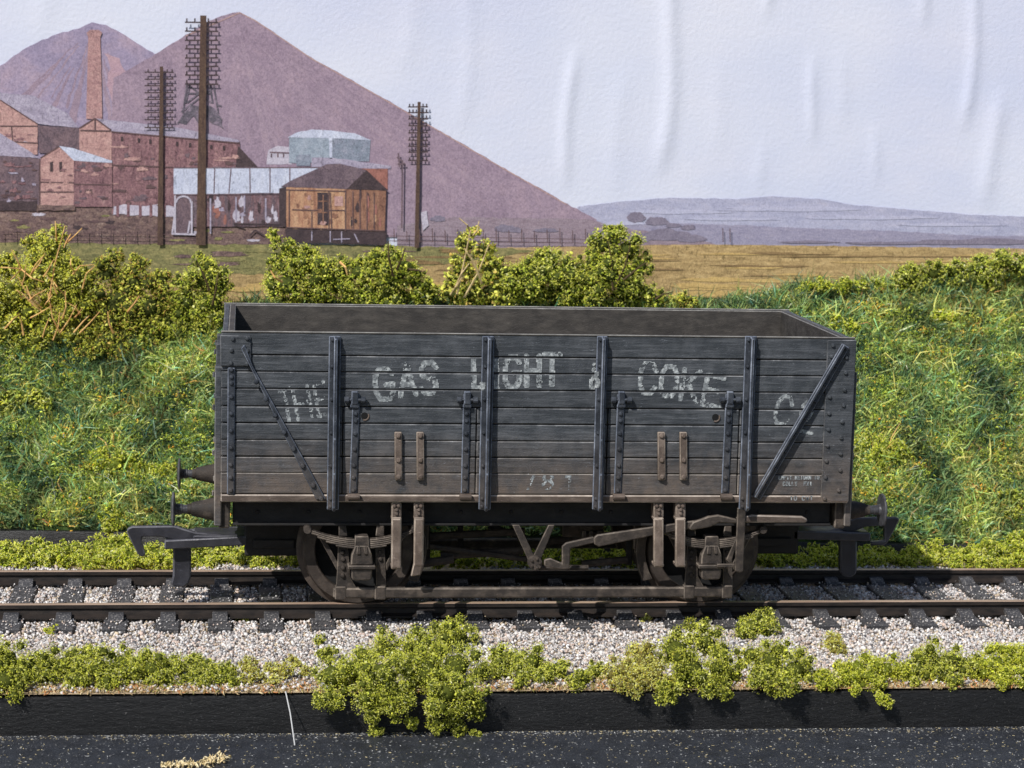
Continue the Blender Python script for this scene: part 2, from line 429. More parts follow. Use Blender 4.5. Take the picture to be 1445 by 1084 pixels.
    # dark shadow gap above the door is real: door stands behind the top rail
# stanchions: rivetted flange with projecting rib
for pm, w_ in ((471, 17), (686, 17.5), (846, 15.5), (1054.5, 17.5)):
    x = vx(pm, 597); hw = w_ / 2 * pxs(0); zt_ = XZ(pm, 474)[1]; zb = XZ(pm, 719)[1]
    s_ = MB(); s_.box(x - hw, x + hw, -.034, -.001, zb, zt_, .01)
    s_.prism([(-.034, zt_), (-.12, zt_ - .02), (-.13, zb + .8), (-.16, zb + .42), (-.16, zb + .05), (-.13, zb), (-.034, zb)], x - .012, x + .026, .01, 'x')
    for ry in (479, 516.5, 563, 610, 657, 703, 714):
        s_.rivet(x - hw + .038, -.034, XZ(pm, ry)[1], .025)
    for ry in (479, 500, 542): s_.rivet(x + hw - .03, -.034, XZ(pm, ry)[1], .025)
    s_.build('stanchion', M['iron'], wagon)
# left corner plate, strap, diagonal
cpl = MB(); cpl.pprism([(310.5, 473), (353.5, 474), (354, 517), (311, 517)], -.03, .029, .01)
for p in ((328.6, 478), (351 - 2, 477.5), (326.6, 494), (349, 494), (325.8, 512), (348.5, 513.5)): x, z = XZ(*p); cpl.rivet(x, -.03, z, .03)
cpl.build('corner_plate', M['plank'], wagon)
strap(326.5, 519, 698, 10.5, -.03, .029, (522, 532, 541, 560, 584, 608, 632, 656, 674, 692), 325.5).build('corner_strap', M['iron'], wagon)
dg = MB(); dg.pprism([(340, 492), (345, 486), (352, 505), (356.5, 517), (460, 705), (446, 705)], -.062, .06, .008)
for p in ((361.5, 538), (375, 562), (388, 585), (401, 609), (414, 632), (427, 656), (441.5, 683.5), (453, 702)): x, z = XZ(*p); dg.rivet(x, -.062, z, .036, .034)
dg.build('diagonal_strap', M['iron'], wagon)
# right end plate and angle-iron diagonal
rp = MB(); rp.pprism([(1168, 480), (1209, 480), (1197.5, 708), (1158, 707)], -.022, .02, .008)
for X_, Y_ in ((1205, 235), (1198, 290), (1195, 405), (1188, 490), (1185, 570), (1183, 650), (1178, 730), (1172, 805), (1168, 885), (1163, 990),
               (1270, 295), (1267, 370), (1262, 455), (1256, 530), (1250, 612), (1245, 690), (1242, 770), (1240, 850), (1233, 950)):
    x, z = XZ(830 + .286 * X_, 420 + .286 * Y_); rp.rivet(x, -.022, z, .03, .026)
rp.build('corner_plate', M['plank'], wagon)
rd = MB(); p0, p1 = XZ(1192, 487), XZ(1066, 702)
rd.bar((p0[0], -.055, p0[1]), (p1[0], -.055, p1[1]), .1, .032, .01)
dx_, dz_ = p1[0] - p0[0], p1[1] - p0[1]; L_ = math.hypot(dx_, dz_); nx, nz = dz_ / L_, -dx_ / L_
rd.bar((p0[0] + nx * .028, -.115, p0[1] + nz * .028), (p1[0] + nx * .028, -.115, p1[1] + nz * .028), .032, .065, .008)
for k in (.015, .13, .25, .36, .47, .58, .69, .8, .9, .98): rd.rivet(p0[0] + dx_ * k - nx * .015, -.055, p0[1] + dz_ * k - nz * .015, .025)
rd.build('diagonal_strap', M['iron'], wagon)
# curb rail
zc1, zc0 = XZ(760, 698.5)[1], XZ(760, 709)[1]
cb = MB(); cb.box(X0, X1, -.02, .14, zc0, zc1, .014); cb.build('curb_rail', M['curb'], wagon)
cb = MB(); cb.box(X0, X1, W - .14, W + .02, zc0, zc1, .014); cb.build('curb_rail', M['curb'], wagon)

# ---- painted lettering: small flakes of paint lying on the planks, worn through
FONT = {'T': [[(0, 1), (1, 1)], [(.5, 1), (.5, 0)]], 'H': [[(0, 0), (0, 1)], [(1, 0), (1, 1)], [(0, .5), (1, .5)]],
 'E': [[(1, 1), (0, 1), (0, 0), (1, 0)], [(0, .52), (.75, .52)]], 'A': [[(0, 0), (.5, 1), (1, 0)], [(.2, .35), (.8, .35)]],
 'G': [[(1, .82), (.75, 1), (.25, 1), (0, .75), (0, .25), (.25, 0), (.75, 0), (1, .2), (1, .48), (.6, .48)]],
 'S': [[(1, .82), (.75, 1), (.25, 1), (0, .8), (.1, .58), (.9, .42), (1, .2), (.75, 0), (.25, 0), (0, .18)]],
 'L': [[(0, 1), (0, 0), (1, 0)]], 'I': [[(.5, 0), (.5, 1)]],
 'C': [[(1, .78), (.75, 1), (.25, 1), (0, .75), (0, .25), (.25, 0), (.75, 0), (1, .22)]],
 'O': [[(.25, 0), (0, .25), (0, .75), (.25, 1), (.75, 1), (1, .75), (1, .25), (.75, 0), (.25, 0)]],
 'K': [[(0, 0), (0, 1)], [(1, 1), (0, .42)], [(.3, .6), (1, 0)]], 'R': [[(0, 0), (0, 1), (.8, 1), (1, .85), (1, .65), (.8, .5), (0, .5)], [(.5, .5), (1, 0)]],
 'N': [[(0, 0), (0, 1), (1, 0), (1, 1)]], 'M': [[(0, 0), (0, 1), (.5, .4), (1, 1), (1, 0)]], 'P': [[(0, 0), (0, 1), (.8, 1), (1, .85), (1, .65), (.8, .5), (0, .5)]],
 'Y': [[(0, 1), (.5, .5), (1, 1)], [(.5, .5), (.5, 0)]], 'U': [[(0, 1), (0, .2), (.25, 0), (.75, 0), (1, .2), (1, 1)]], 'W': [[(0, 1), (.25, 0), (.5, .7), (.75, 0), (1, 1)]],
 'D': [[(0, 0), (0, 1), (.7, 1), (1, .7), (1, .3), (.7, 0), (0, 0)]], 'X': [[(0, 0), (1, 1)], [(0, 1), (1, 0)]],
 '&': [[(1, 0), (.25, .75), (.3, .95), (.55, 1), (.7, .85), (.6, .65), (.1, .35), (.1, .1), (.35, 0), (.7, .1), (1, .45)]],
 '7': [[(0, 1), (1, 1), (.4, 0)]], '8': [[(.3, .53), (.05, .72), (.25, 1), (.75, 1), (.95, .72), (.7, .53), (.3, .53), (0, .28), (.25, 0), (.75, 0), (1, .28), (.7, .53)]],
 '1': [[(.2, .8), (.55, 1), (.55, 0)]], '0': [[(.25, 0), (0, .25), (0, .75), (.25, 1), (.75, 1), (1, .75), (1, .25), (.75, 0), (.25, 0)]],
 '_': [[(0, 0), (1, 0)]]}
def seg_d(p, a, b):
    ax, ay = a; bx, by = b; dx, dy = bx - ax, by - ay; q = dx * dx + dy * dy
    k = max(0, min(1, ((p[0] - ax) * dx + (p[1] - ay) * dy) / q)) if q else 0
    return math.hypot(p[0] - ax - k * dx, p[1] - ay - k * dy)
stan_x = [(vx(pm, 597) - w_ / 2 * pxs(0) - .005, vx(pm, 597) + w_ / 2 * pxs(0) + .005) for pm, w_ in ((471, 17), (686, 17.5), (846, 15.5), (1054.5, 17.5))]
def letters(mb, glyphs, wear, thick=6.6, cell=.0095, seed=0, soft=.5):
    """glyphs: (char, origin px, right px vector, up px vector)"""
    for ch, o, rv, uv in glyphs:
        strokes = []
        for pl in FONT[ch]:
            q = [XZ(o[0] + rv[0] * u + uv[0] * v, o[1] + rv[1] * u + uv[1] * v) for u, v in pl]
            strokes += list(zip(q[:-1], q[1:]))
        th = thick / 2 * pxs(0); xs = [p[0] for s_ in strokes for p in s_]; zs = [p[1] for s_ in strokes for p in s_]
        nx_ = int((max(xs) - min(xs) + 2 * th) / cell) + 1; nz_ = int((max(zs) - min(zs) + 2 * th) / cell) + 1
        for i in range(nx_):
            for j in range(nz_):
                p = (min(xs) - th + i * cell, min(zs) - th + j * cell)
                if min(seg_d(p, a, b) for a, b in strokes) > th: continue
                dz = min(abs(p[1] - zz) for zz in zrow)
                if dz < .013 + cell * .5: continue
                if any(a < p[0] < b for a, b in stan_x): continue
                nb = mnoise.noise((p[0] * 9 + seed, 3.1, p[1] * 7)) * .55 + mnoise.noise((p[0] * 34, seed, p[1] * 30)) * .6 + random.uniform(-.18, .18)
                nb += .35 * max(0, 1 - (dz - .015) / .045)      # paint survives best along plank edges
                if nb < wear: continue
                y = -.0012 if not (DL[0] < p[0] < DL[1] or DR[0] < p[0] < DR[1]) or p[1] > zrow[4] else -.0055
                h = cell * .52
                mb.raw([(p[0] - h, y, p[1] - h), (p[0] + h, y, p[1] - h), (p[0] + h, y, p[1] + h), (p[0] - h, y, p[1] + h)], [(0, 1, 2, 3)])
    return mb
LT = 8.2
words = [
 ([('T', (401, 596), (14, -5), (-7, -43)), ('H', (421, 594), (20, -6), (-8, -44)), ('E', (450, 588), (13, -5), (-7, -44))], -.0, 5.0, 'faded slanted letters THE'),
 ([('G', (532, 565), (24, -3), (-4, -42)), ('A', (565, 559), (22, -3), (-2, -43)), ('S', (595, 556), (21, -2), (-1, -43))], -.22, 7.4, 'worn white letters GAS'),
 ([('L', (669, 548), (22, 0), (-1, -43)), ('I', (697, 548), (8, 0), (-1, -43)), ('G', (713, 547), (20, -1), (0, -42)), ('H', (743, 544), (18, 0), (0, -41)), ('T', (768, 543), (22, 0), (0, -42))], -.3, 8.0, 'worn white letters LIGHT'),
 ([('&', (831, 549), (22, 1), (1, -36))], .0, 5.5, 'worn white ampersand'),
 ([('C', (902, 553), (21, 3), (4, -41)), ('O', (931, 557), (21, 3), (5, -41)), ('K', (960, 563), (22, 4), (6, -42)), ('E', (991, 570), (23, 5), (8, -41))], -.16, 7.0, 'worn white letters COKE'),
 ([('C', (1091, 595), (18, 6), (11, -38)), ('O', (1128, 590), (13, 4), (8, -24)), ('_', (1131, 608), (14, 4), (0, 1))], -.12, 5.6, 'worn white letters Co'),
 ([('7', (739, 690), (15, 0), (0, -21)), ('8', (766, 690), (15, 0), (0, -21)), ('1', (796, 690), (15, 0), (0, -21))], -.1, 4.0, 'rubbed wagon number on the lowest plank'),
]
for k, (gl, wear, th, lab) in enumerate(words):
    for q, g_ in enumerate(gl): letters(MB(), [g_], wear, th, seed=k * 3.7 + q).build('painted_letter', M['letters'], wagon, lab.split(' letters')[0] + ' letter ' + g_[0] if 'letters' in lab else lab, recalc=False, smooth=0)
sm = MB()
def small(txt, x0, x1, yb, h, wear):
    n_ = len(txt); st = (x1 - x0) / n_
    letters(sm, [(c, (x0 + i * st, yb), (st * .62, 0), (0, -h)) for i, c in enumerate(txt) if c != ' '], wear, 1.3, .0042, 9)
small('EMPTY RETURN TO', 1099, 1157, 676.5, 6, -.42); small('COLLY  EX1', 1105, 1147, 685.5, 5.2, -.3)
sm.build('painted_lettering', M['letters'], wagon, 'two tiny lines of white lettering beside the right corner plate', recalc=False, smooth=0)
sm = MB()
def curbtxt(txt, x0, x1, yb, h):
    n_ = len(txt); st = (x1 - x0) / n_
    for i, c in enumerate(txt):
        if c == ' ': continue
        for pl in FONT[c]:
            for a, b in zip(pl[:-1], pl[1:]):
                a = XZ(x0 + (i + a[0] * .6) * st, yb - a[1] * h, -.022); b = XZ(x0 + (i + b[0] * .6) * st, yb - b[1] * h, -.022)
                sm.bar((a[0], -.0212, a[1]), (b[0], -.0212, b[1] + 1e-5), .011, .0008, 0)
curbtxt('10 CWT', 1115, 1149, 706, 5.5)
sm.build('painted_lettering', M['letters'], wagon, 'tiny painted weight on the curb rail', smooth=0)
# paint left on the two middle stanchions
sm = MB()
for (x0, x1, y0, y1, Y) in ((678, 684, 540, 550, -.0355), (840, 844, 524, 547, -.0355), (842, 846, 536, 545, -.0355)):
    for _ in range(60):
        x, z = XZ(random.uniform(x0, x1), random.uniform(y0, y1), Y); h = random.uniform(.006, .012)
        sm.raw([(x - h, Y - random.random() * .0006, z - h), (x + h, Y, z - h * .6), (x + h * .7, Y, z + h), (x - h, Y, z + h * .7)], [(0, 1, 2, 3)])
sm.build('paint_patch', M['letters'], wagon, 'white paint left on the stanchions', recalc=False, smooth=0)

# ---- underframe
YS = .26
zs1, zs0 = zc0 - .004, XZ(757, 741, YS)[1]
for y0, y1, fl in ((YS, YS + .05, -1), (W - YS - .05, W - YS, 1)):
    s_ = MB(); s_.box(-3.37, 3.37, y0, y1, zs0, zs1, .008)
    yf = (y0 - .055, y0 - .001) if fl < 0 else (y1 + .001, y1 + .055)
    s_.box(-3.37, 3.37, yf[0], yf[1], zs0, zs0 + .035, .008); s_.box(-3.37, 3.37, yf[0], yf[1], zs1 - .04, zs1 - .004, .008)
    for xx in np.linspace(-3.1, 3.1, 12): s_.rivet(float(xx), y0, (zs0 + zs1) / 2, .025)
    s_.build('solebar', M['darkframe'], wagon)
for sx in (-1, 1):
    h = MB(); h.box(min(sx * 3.40, sx * 3.52), max(sx * 3.40, sx * 3.52), .16, W - .16, zs0 - .02, zs1 - .003, .014)
    for yy in (.2, .55, 1.2, 1.9, 2.55, 2.9): h.box(min(sx * 3.52, sx * 3.54), max(sx * 3.52, sx * 3.54), yy - .03, yy + .03, 1.12, 1.18, .006)
    h.build('headstock', M['dusty'], wagon)
MB().box(-3.3, 3.3, .9, 1.0, .98, 1.3, .01).box(-3.3, 3.3, 2.1, 2.2, .98, 1.3, .01).build('longitudinal', M['darkframe'], wagon)

# buffers
def buffer(sx, yb, zb):
    x0 = sx * 3.52
    h = MB(); h.box(min(x0, x0 + sx * .05), max(x0, x0 + sx * .05), yb - .15, yb + .15, zb - .15, zb + .15, .01)
    pr = [(.135, .05), (.125, .07), (.075, .30), (.06, .305), (.06, .345)]
    h.lathe([(r, sx * d) for r, d in pr], (x0, yb, zb), 'x', 20)
    
    ho = h.build('buffer_housing', M['dusty'], wagon)
    b = MB(); b.lathe([(r, sx * d) for r, d in ((.05, .34), (.05, .40), (.058, .405), (.058, .445), (.05, .45))], (x0, yb, zb), 'x', 16)
    b.build('buffer_shank', M['bufferhead'], ho)
    b = MB(); b.lathe([(r, sx * d) for r, d in ((.055, .45), (.07, .475), (.185, .487), (.192, .497), (.185, .51), (.1, .527), (.0, .532))], (x0, yb, zb), 'x', 28)
    b.build('buffer_head', M['bufferhead'], ho)
zb = XZ(300, 718.5, .42)[1]
for sx in (-1, 1):
    for yb in (.42, W - .42): buffer(sx, yb, zb)

# wheels
YN = W / 2 - .86                                   # near rail centre
xl, xr = XZ(509, 792, .2)[0], XZ(1000, 792, .2)[0]
RW = .625
def wheelset(xc):
    t_ = MB(); t_.tube([(xc, .17, RW), (xc, W - .17, RW)], .05, 12)
    for s_ in (-1, 1):
        yo = W / 2 + s_ * (.86 + .06)              # outer face of the wheel
        w = MB(); d = -s_
        w.lathe([(.49, d * .012), (.50, 0), (RW - .015, 0), (RW, d * .02), (RW + .012, d * .115), (RW + .075, d * .135), (RW + .075, d * .165), (RW + .01, d * .18), (.5, d * .18), (.49, d * .17)], (xc, yo, RW), 'y', 56, ring=True)
        w.v = [v for v in w.v]
        wo = MB()
        wo.lathe([(.0, d * .05), (.12, d * .05), (.15, d * .10), (.46, d * .12), (.495, d * .10), (.495, d * .17), (.15, d * .17), (.0, d * .17)], (xc, yo, RW), 'y', 40)
        wheel = wo.build('wheel', M['hole'], wagon)  # near-black colour carries the shadow inside the tyre
        w.build('tyre', M['tyre'], wheel)
    t_.build('axle', M['darkframe'], wagon)
for xc in (xl, xr): wheelset(xc)

# running gear on one side, copied to the other three corners
def gear():
    Yg = .2; P = []
    wi = MB()                                       # axle guard with its two plates and braces
    wi.pprism([(477, 770), (491, 770), (494, 815), (503, 830), (474, 831), (476, 800)], Yg, .03)
    wi.pprism([(530, 774), (543, 774), (545, 832), (531, 832)], Yg, .03)
    wi.pprism([(449, 757), (456, 756), (478, 797), (476, 806)], Yg + .012, .03)
    wi.pprism([(571, 757), (564, 756), (544, 797), (546, 806)], Yg + .012, .03)
    wi.pprism([(478, 741), (488, 741), (490, 757), (478, 757)], Yg + .012, .04); wi.pprism([(532, 741), (542, 741), (542, 757), (530, 757)], Yg + .012, .04)
    for p in ((483, 779), (484, 789), (484, 801), (483.5, 812)): x, z = XZ(p[0], p[1], Yg); wi.rivet(x, Yg, z, .033, .035)
    for p in ((536, 779), (537, 789)): x, z = XZ(p[0], p[1], Yg); wi.rivet(x, Yg, z, .03, .03)
    P.append(wi.build('axle_guard', M['dusty'], wagon))
    ab = MB()
    ab.pprism([(501, 770), (520, 770), (525, 784), (526, 798), (495, 798), (496, 784)], .06, .16, .014)
    ab.pprism([(504, 771), (508, 771), (509, 783), (503, 783)], .04, .03); ab.pprism([(513, 771), (518, 771), (519, 783), (514, 783)], .04, .03)
    ab.pprism([(491, 798.5), (530, 798.5), (530, 804), (491, 804)], .03, .2, .01)
    ab.pprism([(496, 804.5), (525.5, 804.5), (524, 818), (521, 819.5), (499, 819.5), (496, 817)], .06, .16, .014)
    P.append(ab.build('axle_box', M['dusty'], wagon))
    ls = MB(); n_ = 14
    for k, (hw, top) in enumerate(((76, 0), (71, 2.6), (62, 5.2), (50, 7.8), (36, 10.4))):
        up_, dn_ = [], []
        for i in range(n_ + 1):
            u = -1 + 2 * i / n_; xx = 510 + u * hw; sag = 15.5 * (1 - (u * hw / 76) ** 2)
            up_.append((xx, 746.5 + sag + top)); dn_.append((xx, 746.5 + sag + top + 2.5))
        ls.pprism(up_ + dn_[::-1], .10, .11, .006)
    for e in (-76, 76): x, z = XZ(510 + e, 748, .1); ls.lathe([(.04, -.005), (.045, 0), (.045, .12), (.04, .125)], (x, .095, z), 'y', 12)
    lso = ls.build('leaf_spring', M['dusty'], wagon); P.append(lso)
    bk = MB(); bk.pprism([(501, 757), (520, 757), (521, 776), (500, 776)], .07, .16, .01); bk.build('spring_buckle', M['dusty'], lso)
    return P
G = gear(); dxg = xr - xl
for p in G:
    copy_tree(p, wagon, (dxg, 0, 0))
for p in G:                                          # far side: turned about the wagon's centre
    for o in (xl, xr): copy_tree(p, wagon, (o + xl, 0, 0), math.pi)
# tie bars between the axle guards
for far_ in (0, 1):
    y0 = .17 if not far_ else W - .17 - .09
    zt1, zt0 = XZ(750, 829.5, .17)[1], XZ(750, 844, .17)[1]
    tb = MB(); tb.box(XZ(470, 837, .17)[0], XZ(1028, 836, .17)[0], y0, y0 + .09, zt0, zt1, .018)
    for xx in (xl - .22, xl + .22, xr - .22, xr + .22): tb.box(xx - .06, xx + .06, y0 - .012, y0 + .1, zt0 - .012, zt1 + .02, .01)
    tb.build('tie_bar', M['dusty'], wagon)
# rusty door stops hanging over the solebar
for k, (pt, pm_, pb, bend) in enumerate((((559.5, 709), (559.5, 731), (559, 803), 0), ((591, 709), (591.5, 731), (590.5, 800), 1), ((929.5, 709), (929.5, 731), (929.5, 800), 0), ((960.5, 709), (960.5, 731), (960, 800), 0))):
    s_ = MB(); w_ = 7
    s_.pprism([(pt[0] - w_, pt[1]), (pt[0] + w_, pt[1]), (pm_[0] + w_, pm_[1]), (pm_[0] - w_, pm_[1])], .02, .19, .012)
    s_.pprism([(pm_[0] - w_, pm_[1] + 1), (pm_[0] + w_, pm_[1] + 1), (pb[0] + w_, pb[1]), (pb[0] - w_, pb[1])], -.03, .06, .016)
    s_.box(*sorted((XZ(pm_[0] - w_, 731, 0)[0], XZ(pm_[0] + w_, 731, 0)[0])), -.02, .2, XZ(559, 735, 0)[1], XZ(559, 730, 0)[1], .01)
    if bend: s_.pprism([(pb[0] - w_, pb[1] - 4), (pb[0] + w_, pb[1] - 4), (pb[0] + w_ - 4, 812), (pb[0] - w_ - 4, 814)], -.02, .06, .012)
    else: s_.box(*sorted((XZ(pb[0] - w_, 800, 0)[0], XZ(pb[0] + w_, 800, 0)[0])), -.02, .16, XZ(pb[0], pb[1])[1], XZ(pb[0], pb[1] - 5)[1], .01)
    for q in ((-3, 714), (3, 714), (0, 719.5), (0, 725)): x, z = XZ(pt[0] + q[0], q[1], .02); s_.rivet(x, .02, z, .026, .03)
    s_.build('door_stop', M['rust'], wagon)
# V hanger, brake lever and guide
vh = MB(); Yv = .14
vh.pprism([(723, 741), (733, 741), (757, 790), (749, 795), (745, 790)], Yv, .035); vh.pprism([(783, 741), (774, 741), (751, 788), (758, 795), (763, 790)], Yv - .012, .035)
x, z = XZ(754.5, 793, Yv); vh.lathe([(.075, -.05), (.085, -.03), (.085, .02)], (x, Yv - .02, z), 'y', 12)
for a in range(5): vh.rivet(x + .05 * math.cos(a * 1.26), Yv - .07, z + .05 * math.sin(a * 1.26), .02)
vh.build('brake_hanger', M['dusty'], wagon)
MB().tube([(x, .1, z), (x, W - .1, z)], .04, 10).build('brake_shaft', M['darkframe'], wagon)
bl = MB(); Yb = .03
bl.pprism([(768, 790), (777, 788), (793, 795), (793, 771), (799, 766), (838, 757.5), (840, 766), (805, 774), (804, 803), (790, 804), (768, 799)], Yb, .045, .012)
bl.pprism([(838, 759), (843, 755), (922, 743.5), (1000, 732), (1000, 742), (922, 756), (845, 772), (838, 768)], Yb + .002, .05, .012)
bl.pprism([(972, 746), (978, 737), (1000, 729), (1014, 727), (1040, 733), (1040, 739), (1014, 738), (1003, 744), (976, 749)], Yb - .04, .06, .014)
blo = bl.build('brake_lever', M['dusty'], wagon)
hd = MB(); hd.pprism([(1040, 730), (1062, 727), (1132, 729), (1140, 733), (1138, 738), (1060, 738), (1040, 737)], Yb - .03, .07, .014); hd.build('lever_handle', M['curb'], blo)
bg = MB(); bg.pprism([(1041, 717), (1053, 717), (1049, 806), (1044, 809), (1037, 806)], -.03, .04, .01)
bg.pprism([(1012, 796), (1040, 796), (1040, 801), (1012, 801)], .0, .035); bg.pprism([(1025, 790), (1040, 756), (1043, 760), (1031, 796)], .05, .03)
bg.build('lever_guide', M['dusty'], wagon)
def rod(a, b, Y, r): p, q = at_y(*a, Y), at_y(*b, Y); MB().tube([p, q], r, 8).build('brake_rod', M['dusty'], wagon)
rod((622, 784), (738, 777), .9, .05); rod((821, 796), (885, 790), .9, .045); rod((760, 801), (830, 801), .6, .03); rod((606, 757), (740, 750), 1.0, .045); rod((606, 771), (750, 790), .8, .035); rod((770, 764), (900, 752), 1.6, .045); rod((590, 796), (640, 789), .75, .05)
hg = MB()
for a, b, Y in (((603, 742), (603, 800), 1.0), ((888, 742), (888, 798), 1.0), ((650, 742), (650, 772), 1.9), ((690, 742), (742, 760), 1.2)):
    p, q = at_y(*a, Y), at_y(*b, Y); hg = MB(); hg.bar((p.x, Y, p.z), (q.x + 1e-4, Y, q.z), .07, .03); hg.build('rod_hanger', M['darkframe'], wagon)
vf = MB(); xv = x
vf.prism([(xv - .26, 1.0), (xv - .18, 1.0), (xv + .02, .62), (xv - .05, .58)], W - .18, W - .14); vf.prism([(xv + .26, 1.0), (xv + .18, 1.0), (xv - .02, .62), (xv + .05, .58)], W - .2, W - .182)
vf.build('brake_hanger', M['darkframe'], wagon)
mid = MB()
p, q = at_y(792, 748, 1.4), at_y(850, 742, 1.4)
mid.box(p.x, q.x, 1.3, 1.5, min(p.z, q.z) - .06, max(p.z, q.z) + .02, .01); mid.tube([at_y(820, 756, .7), at_y(852, 752, .7)], .04, 8)
for bx in (824, 834, 846): pz = at_y(bx, 754, .62); mid.box(pz.x - .02, pz.x + .02, .6, .66, pz.z - .04, pz.z + .04, .006)
mid.build('brake_crank', M['dusty'], wagon)
for sx_, xc in ((1, xl), (-1, xr)):                  # brake blocks against the inner side of each wheel
    for s_ in (-1, 1):
        b = MB(); yb = W / 2 + s_ * .88
        pts = [(xc + sx_ * (RW + .03) * math.cos(a), RW + (RW + .03) * math.sin(a)) for a in np.linspace(-.55, .45, 7)] + \
              [(xc + sx_ * (RW + .14) * math.cos(a), RW + (RW + .14) * math.sin(a)) for a in np.linspace(.4, -.5, 5)]
        b.prism(pts, yb - .07, yb + .07, .01); b.box(*sorted((xc + sx_ * (RW + .1), xc + sx_ * (RW + .16))), yb - .03, yb + .03, RW, 1.1, .008)
        b.build('brake_block', M['dusty'], wagon)

# couplings
def coupling(hook, bar_px, tail, mount, mirror):
    Yc = W / 2
    mt = MB(); x0, x1 = sorted((XZ(mount[0], 760, Yc - .4)[0], XZ(mount[1], 760, Yc - .4)[0]))
    z0, z1 = XZ(mount[0], mount[3], Yc - .45)[1], XZ(mount[0], mount[2], Yc - .45)[1]
    mt.box(x0, x1, Yc - .45, Yc + .45, z0, z1 + .12, .02)
    mt.box(x0 + .1, x1 - .1, Yc - .5, Yc + .5, z0 + .1, z0 + .2, .01)
    root = mt.build('coupling_mount', M['darkframe'], wagon)
    # loop: wide plate with an upstanding front bar
    (ax, ay), (bx, by) = bar_px
    yn = Yc - .45; p, q = at_y(ax, ay, yn), at_y(bx, by, yn); s_ = 1 if q.x > p.x else -1
    b = MB(); th = .105
    b.prism([(p.x, p.z), (q.x, q.z), (q.x, q.z - th), (p.x, p.z - th)], yn, yn + .08, .014)             # near arm
    b.prism([(p.x + s_ * .1, p.z), (q.x, q.z), (q.x, q.z - th), (p.x + s_ * .1, p.z - th)], Yc + .13, Yc + .21, .014)   # far arm
    xa, xb = sorted((p.x, p.x + s_ * .13)); b.box(xa, xb, yn + .081, Yc + .129, p.z - th, p.z - .004, .012)   # front bar
    xa, xb = sorted((q.x - s_ * .62, q.x)); b.box(xa, xb, yn + .081, Yc + .129, q.z - th + .02, q.z - .01, .01)
    b.build('coupling_loop', M['coupling'], root)
    h = MB(); h.pprism(hook, Yc - .34, .09, .014); h.build('coupling_hook', M['coupling'], root)
    tl = MB(); tl.pprism(tail, Yc - .3, .12, .02); tl.build('coupling_dropper', M['coupling'], root)
cw = lambda L: [(160 + .2215 * a, 640 + .2215 * b) for a, b in L]
coupling(cw([(82, 500), (92, 478), (120, 466), (385, 463), (410, 470), (525, 505), (700, 520), (700, 560), (540, 560), (390, 552), (300, 532), (185, 532), (178, 555), (200, 635), (205, 650), (185, 662), (155, 645)]),
         ((232, 763), (350, 757)), cw([(380, 600), (495, 600), (495, 750), (497, 785), (480, 830), (450, 855), (385, 850), (365, 835), (378, 780)]), (345, 428, 741, 785), False)
cw2 = lambda L: [(1020 + .294 * a, 640 + .294 * b) for a, b in L]
coupling(cw2([(850, 318), (840, 308), (640, 310), (600, 330), (560, 362), (460, 372), (460, 392), (600, 385), (690, 352), (776, 346), (778, 360), (778, 420), (712, 425), (712, 438), (770, 444), (790, 432)]),
         ((1229, 752), (1120, 749)), cw2([(565, 400), (645, 400), (645, 570), (632, 590), (612, 597), (582, 592), (565, 570)]), (1053, 1126, 738, 782), True)

# ================================================================== TRACK, BALLAST, BASE
ZS = -.155                                              # sleeper tops
ZB = -.225                                             # ballast bed
def front_y(x):                                       # front edge of the board, slightly skew to the track
    return FY0 + (FY1 - FY0) * (x - FX0) / (FX1 - FX0)
pA, pB = at_z(30, 979, ZB), at_z(1420, 969, ZB); FX0, FY0, FX1, FY1 = pA.x, pA.y, pB.x, pB.y
rA, rB = at_z(20, 749, -.15), at_z(1300, 768, -.15)
def rear_y(x): return rA.y + (rB.y - rA.y) * (x - rA.x) / (rB.x - rA.x)
XW = 16.0
track = thing('railway_track', 'single line of brown steel rails on black sleepers under the wagon', 'track', (0, W / 2, ZB))
prof = [(-.11, -.2), (.11, -.2), (.11, -.175), (.025, -.15), (.02, -.08), (.048, -.06), (.05, -.006), (.04, 0), (-.04, 0), (-.05, -.006), (-.048, -.06), (-.02, -.08), (-.025, -.15), (-.11, -.175)]
for s_ in (-1, 1):
    r_ = MB(); yc = W / 2 + s_ * .86; k = len(prof)
    vs = [(x, yc + a * .9, b * .775) for x in (-XW, XW) for a, b in prof]
    fs = [(i, (i + 1) % k, k + (i + 1) % k, k + i) for i in range(k)] + [tuple(range(k)), tuple(range(k, 2 * k))]
    r_.raw(vs, fs)
    r_.mi = [1 if i in (6, 7, 8) else 0 for i in range(k)] + [0, 0]
    r_.build('rail', [M['railside'], M['railtop']], track, smooth=0)
SY = at_z(400, 886, ZS).y; slp = MB(); slp.box(-.135, .135, SY, W - SY, ZS - .12, ZS, .014)
s0 = bpy.data.objects.new('sleeper', None)
def make_sleeper():
    o = slp.build('sleeper', M['sleeper'], track)
    for yc in (W / 2 - .86, W / 2 + .86):
        c = MB()
        c.prism([(yc - .24, ZS + .001), (yc + .24, ZS + .001), (yc + .2, ZS + .04), (yc + .1, ZS + .075), (yc + .055, ZS + .075), (yc + .05, ZS + .02), (yc - .05, ZS + .02), (yc - .055, ZS + .075), (yc - .1, ZS + .075), (yc - .2, ZS + .04)], -.085, .085, .006, 'x')
        c.build('rail_chair', M['sleeper'], o)
    return o
bpy.data.objects.remove(s0)
x_s = at_z(87, 884, ZS).x; step = (at_z(530, 884, ZS).x - x_s) / 6
so = make_sleeper(); base_y = so.location.y
k0 = int((-9 - x_s) / step)
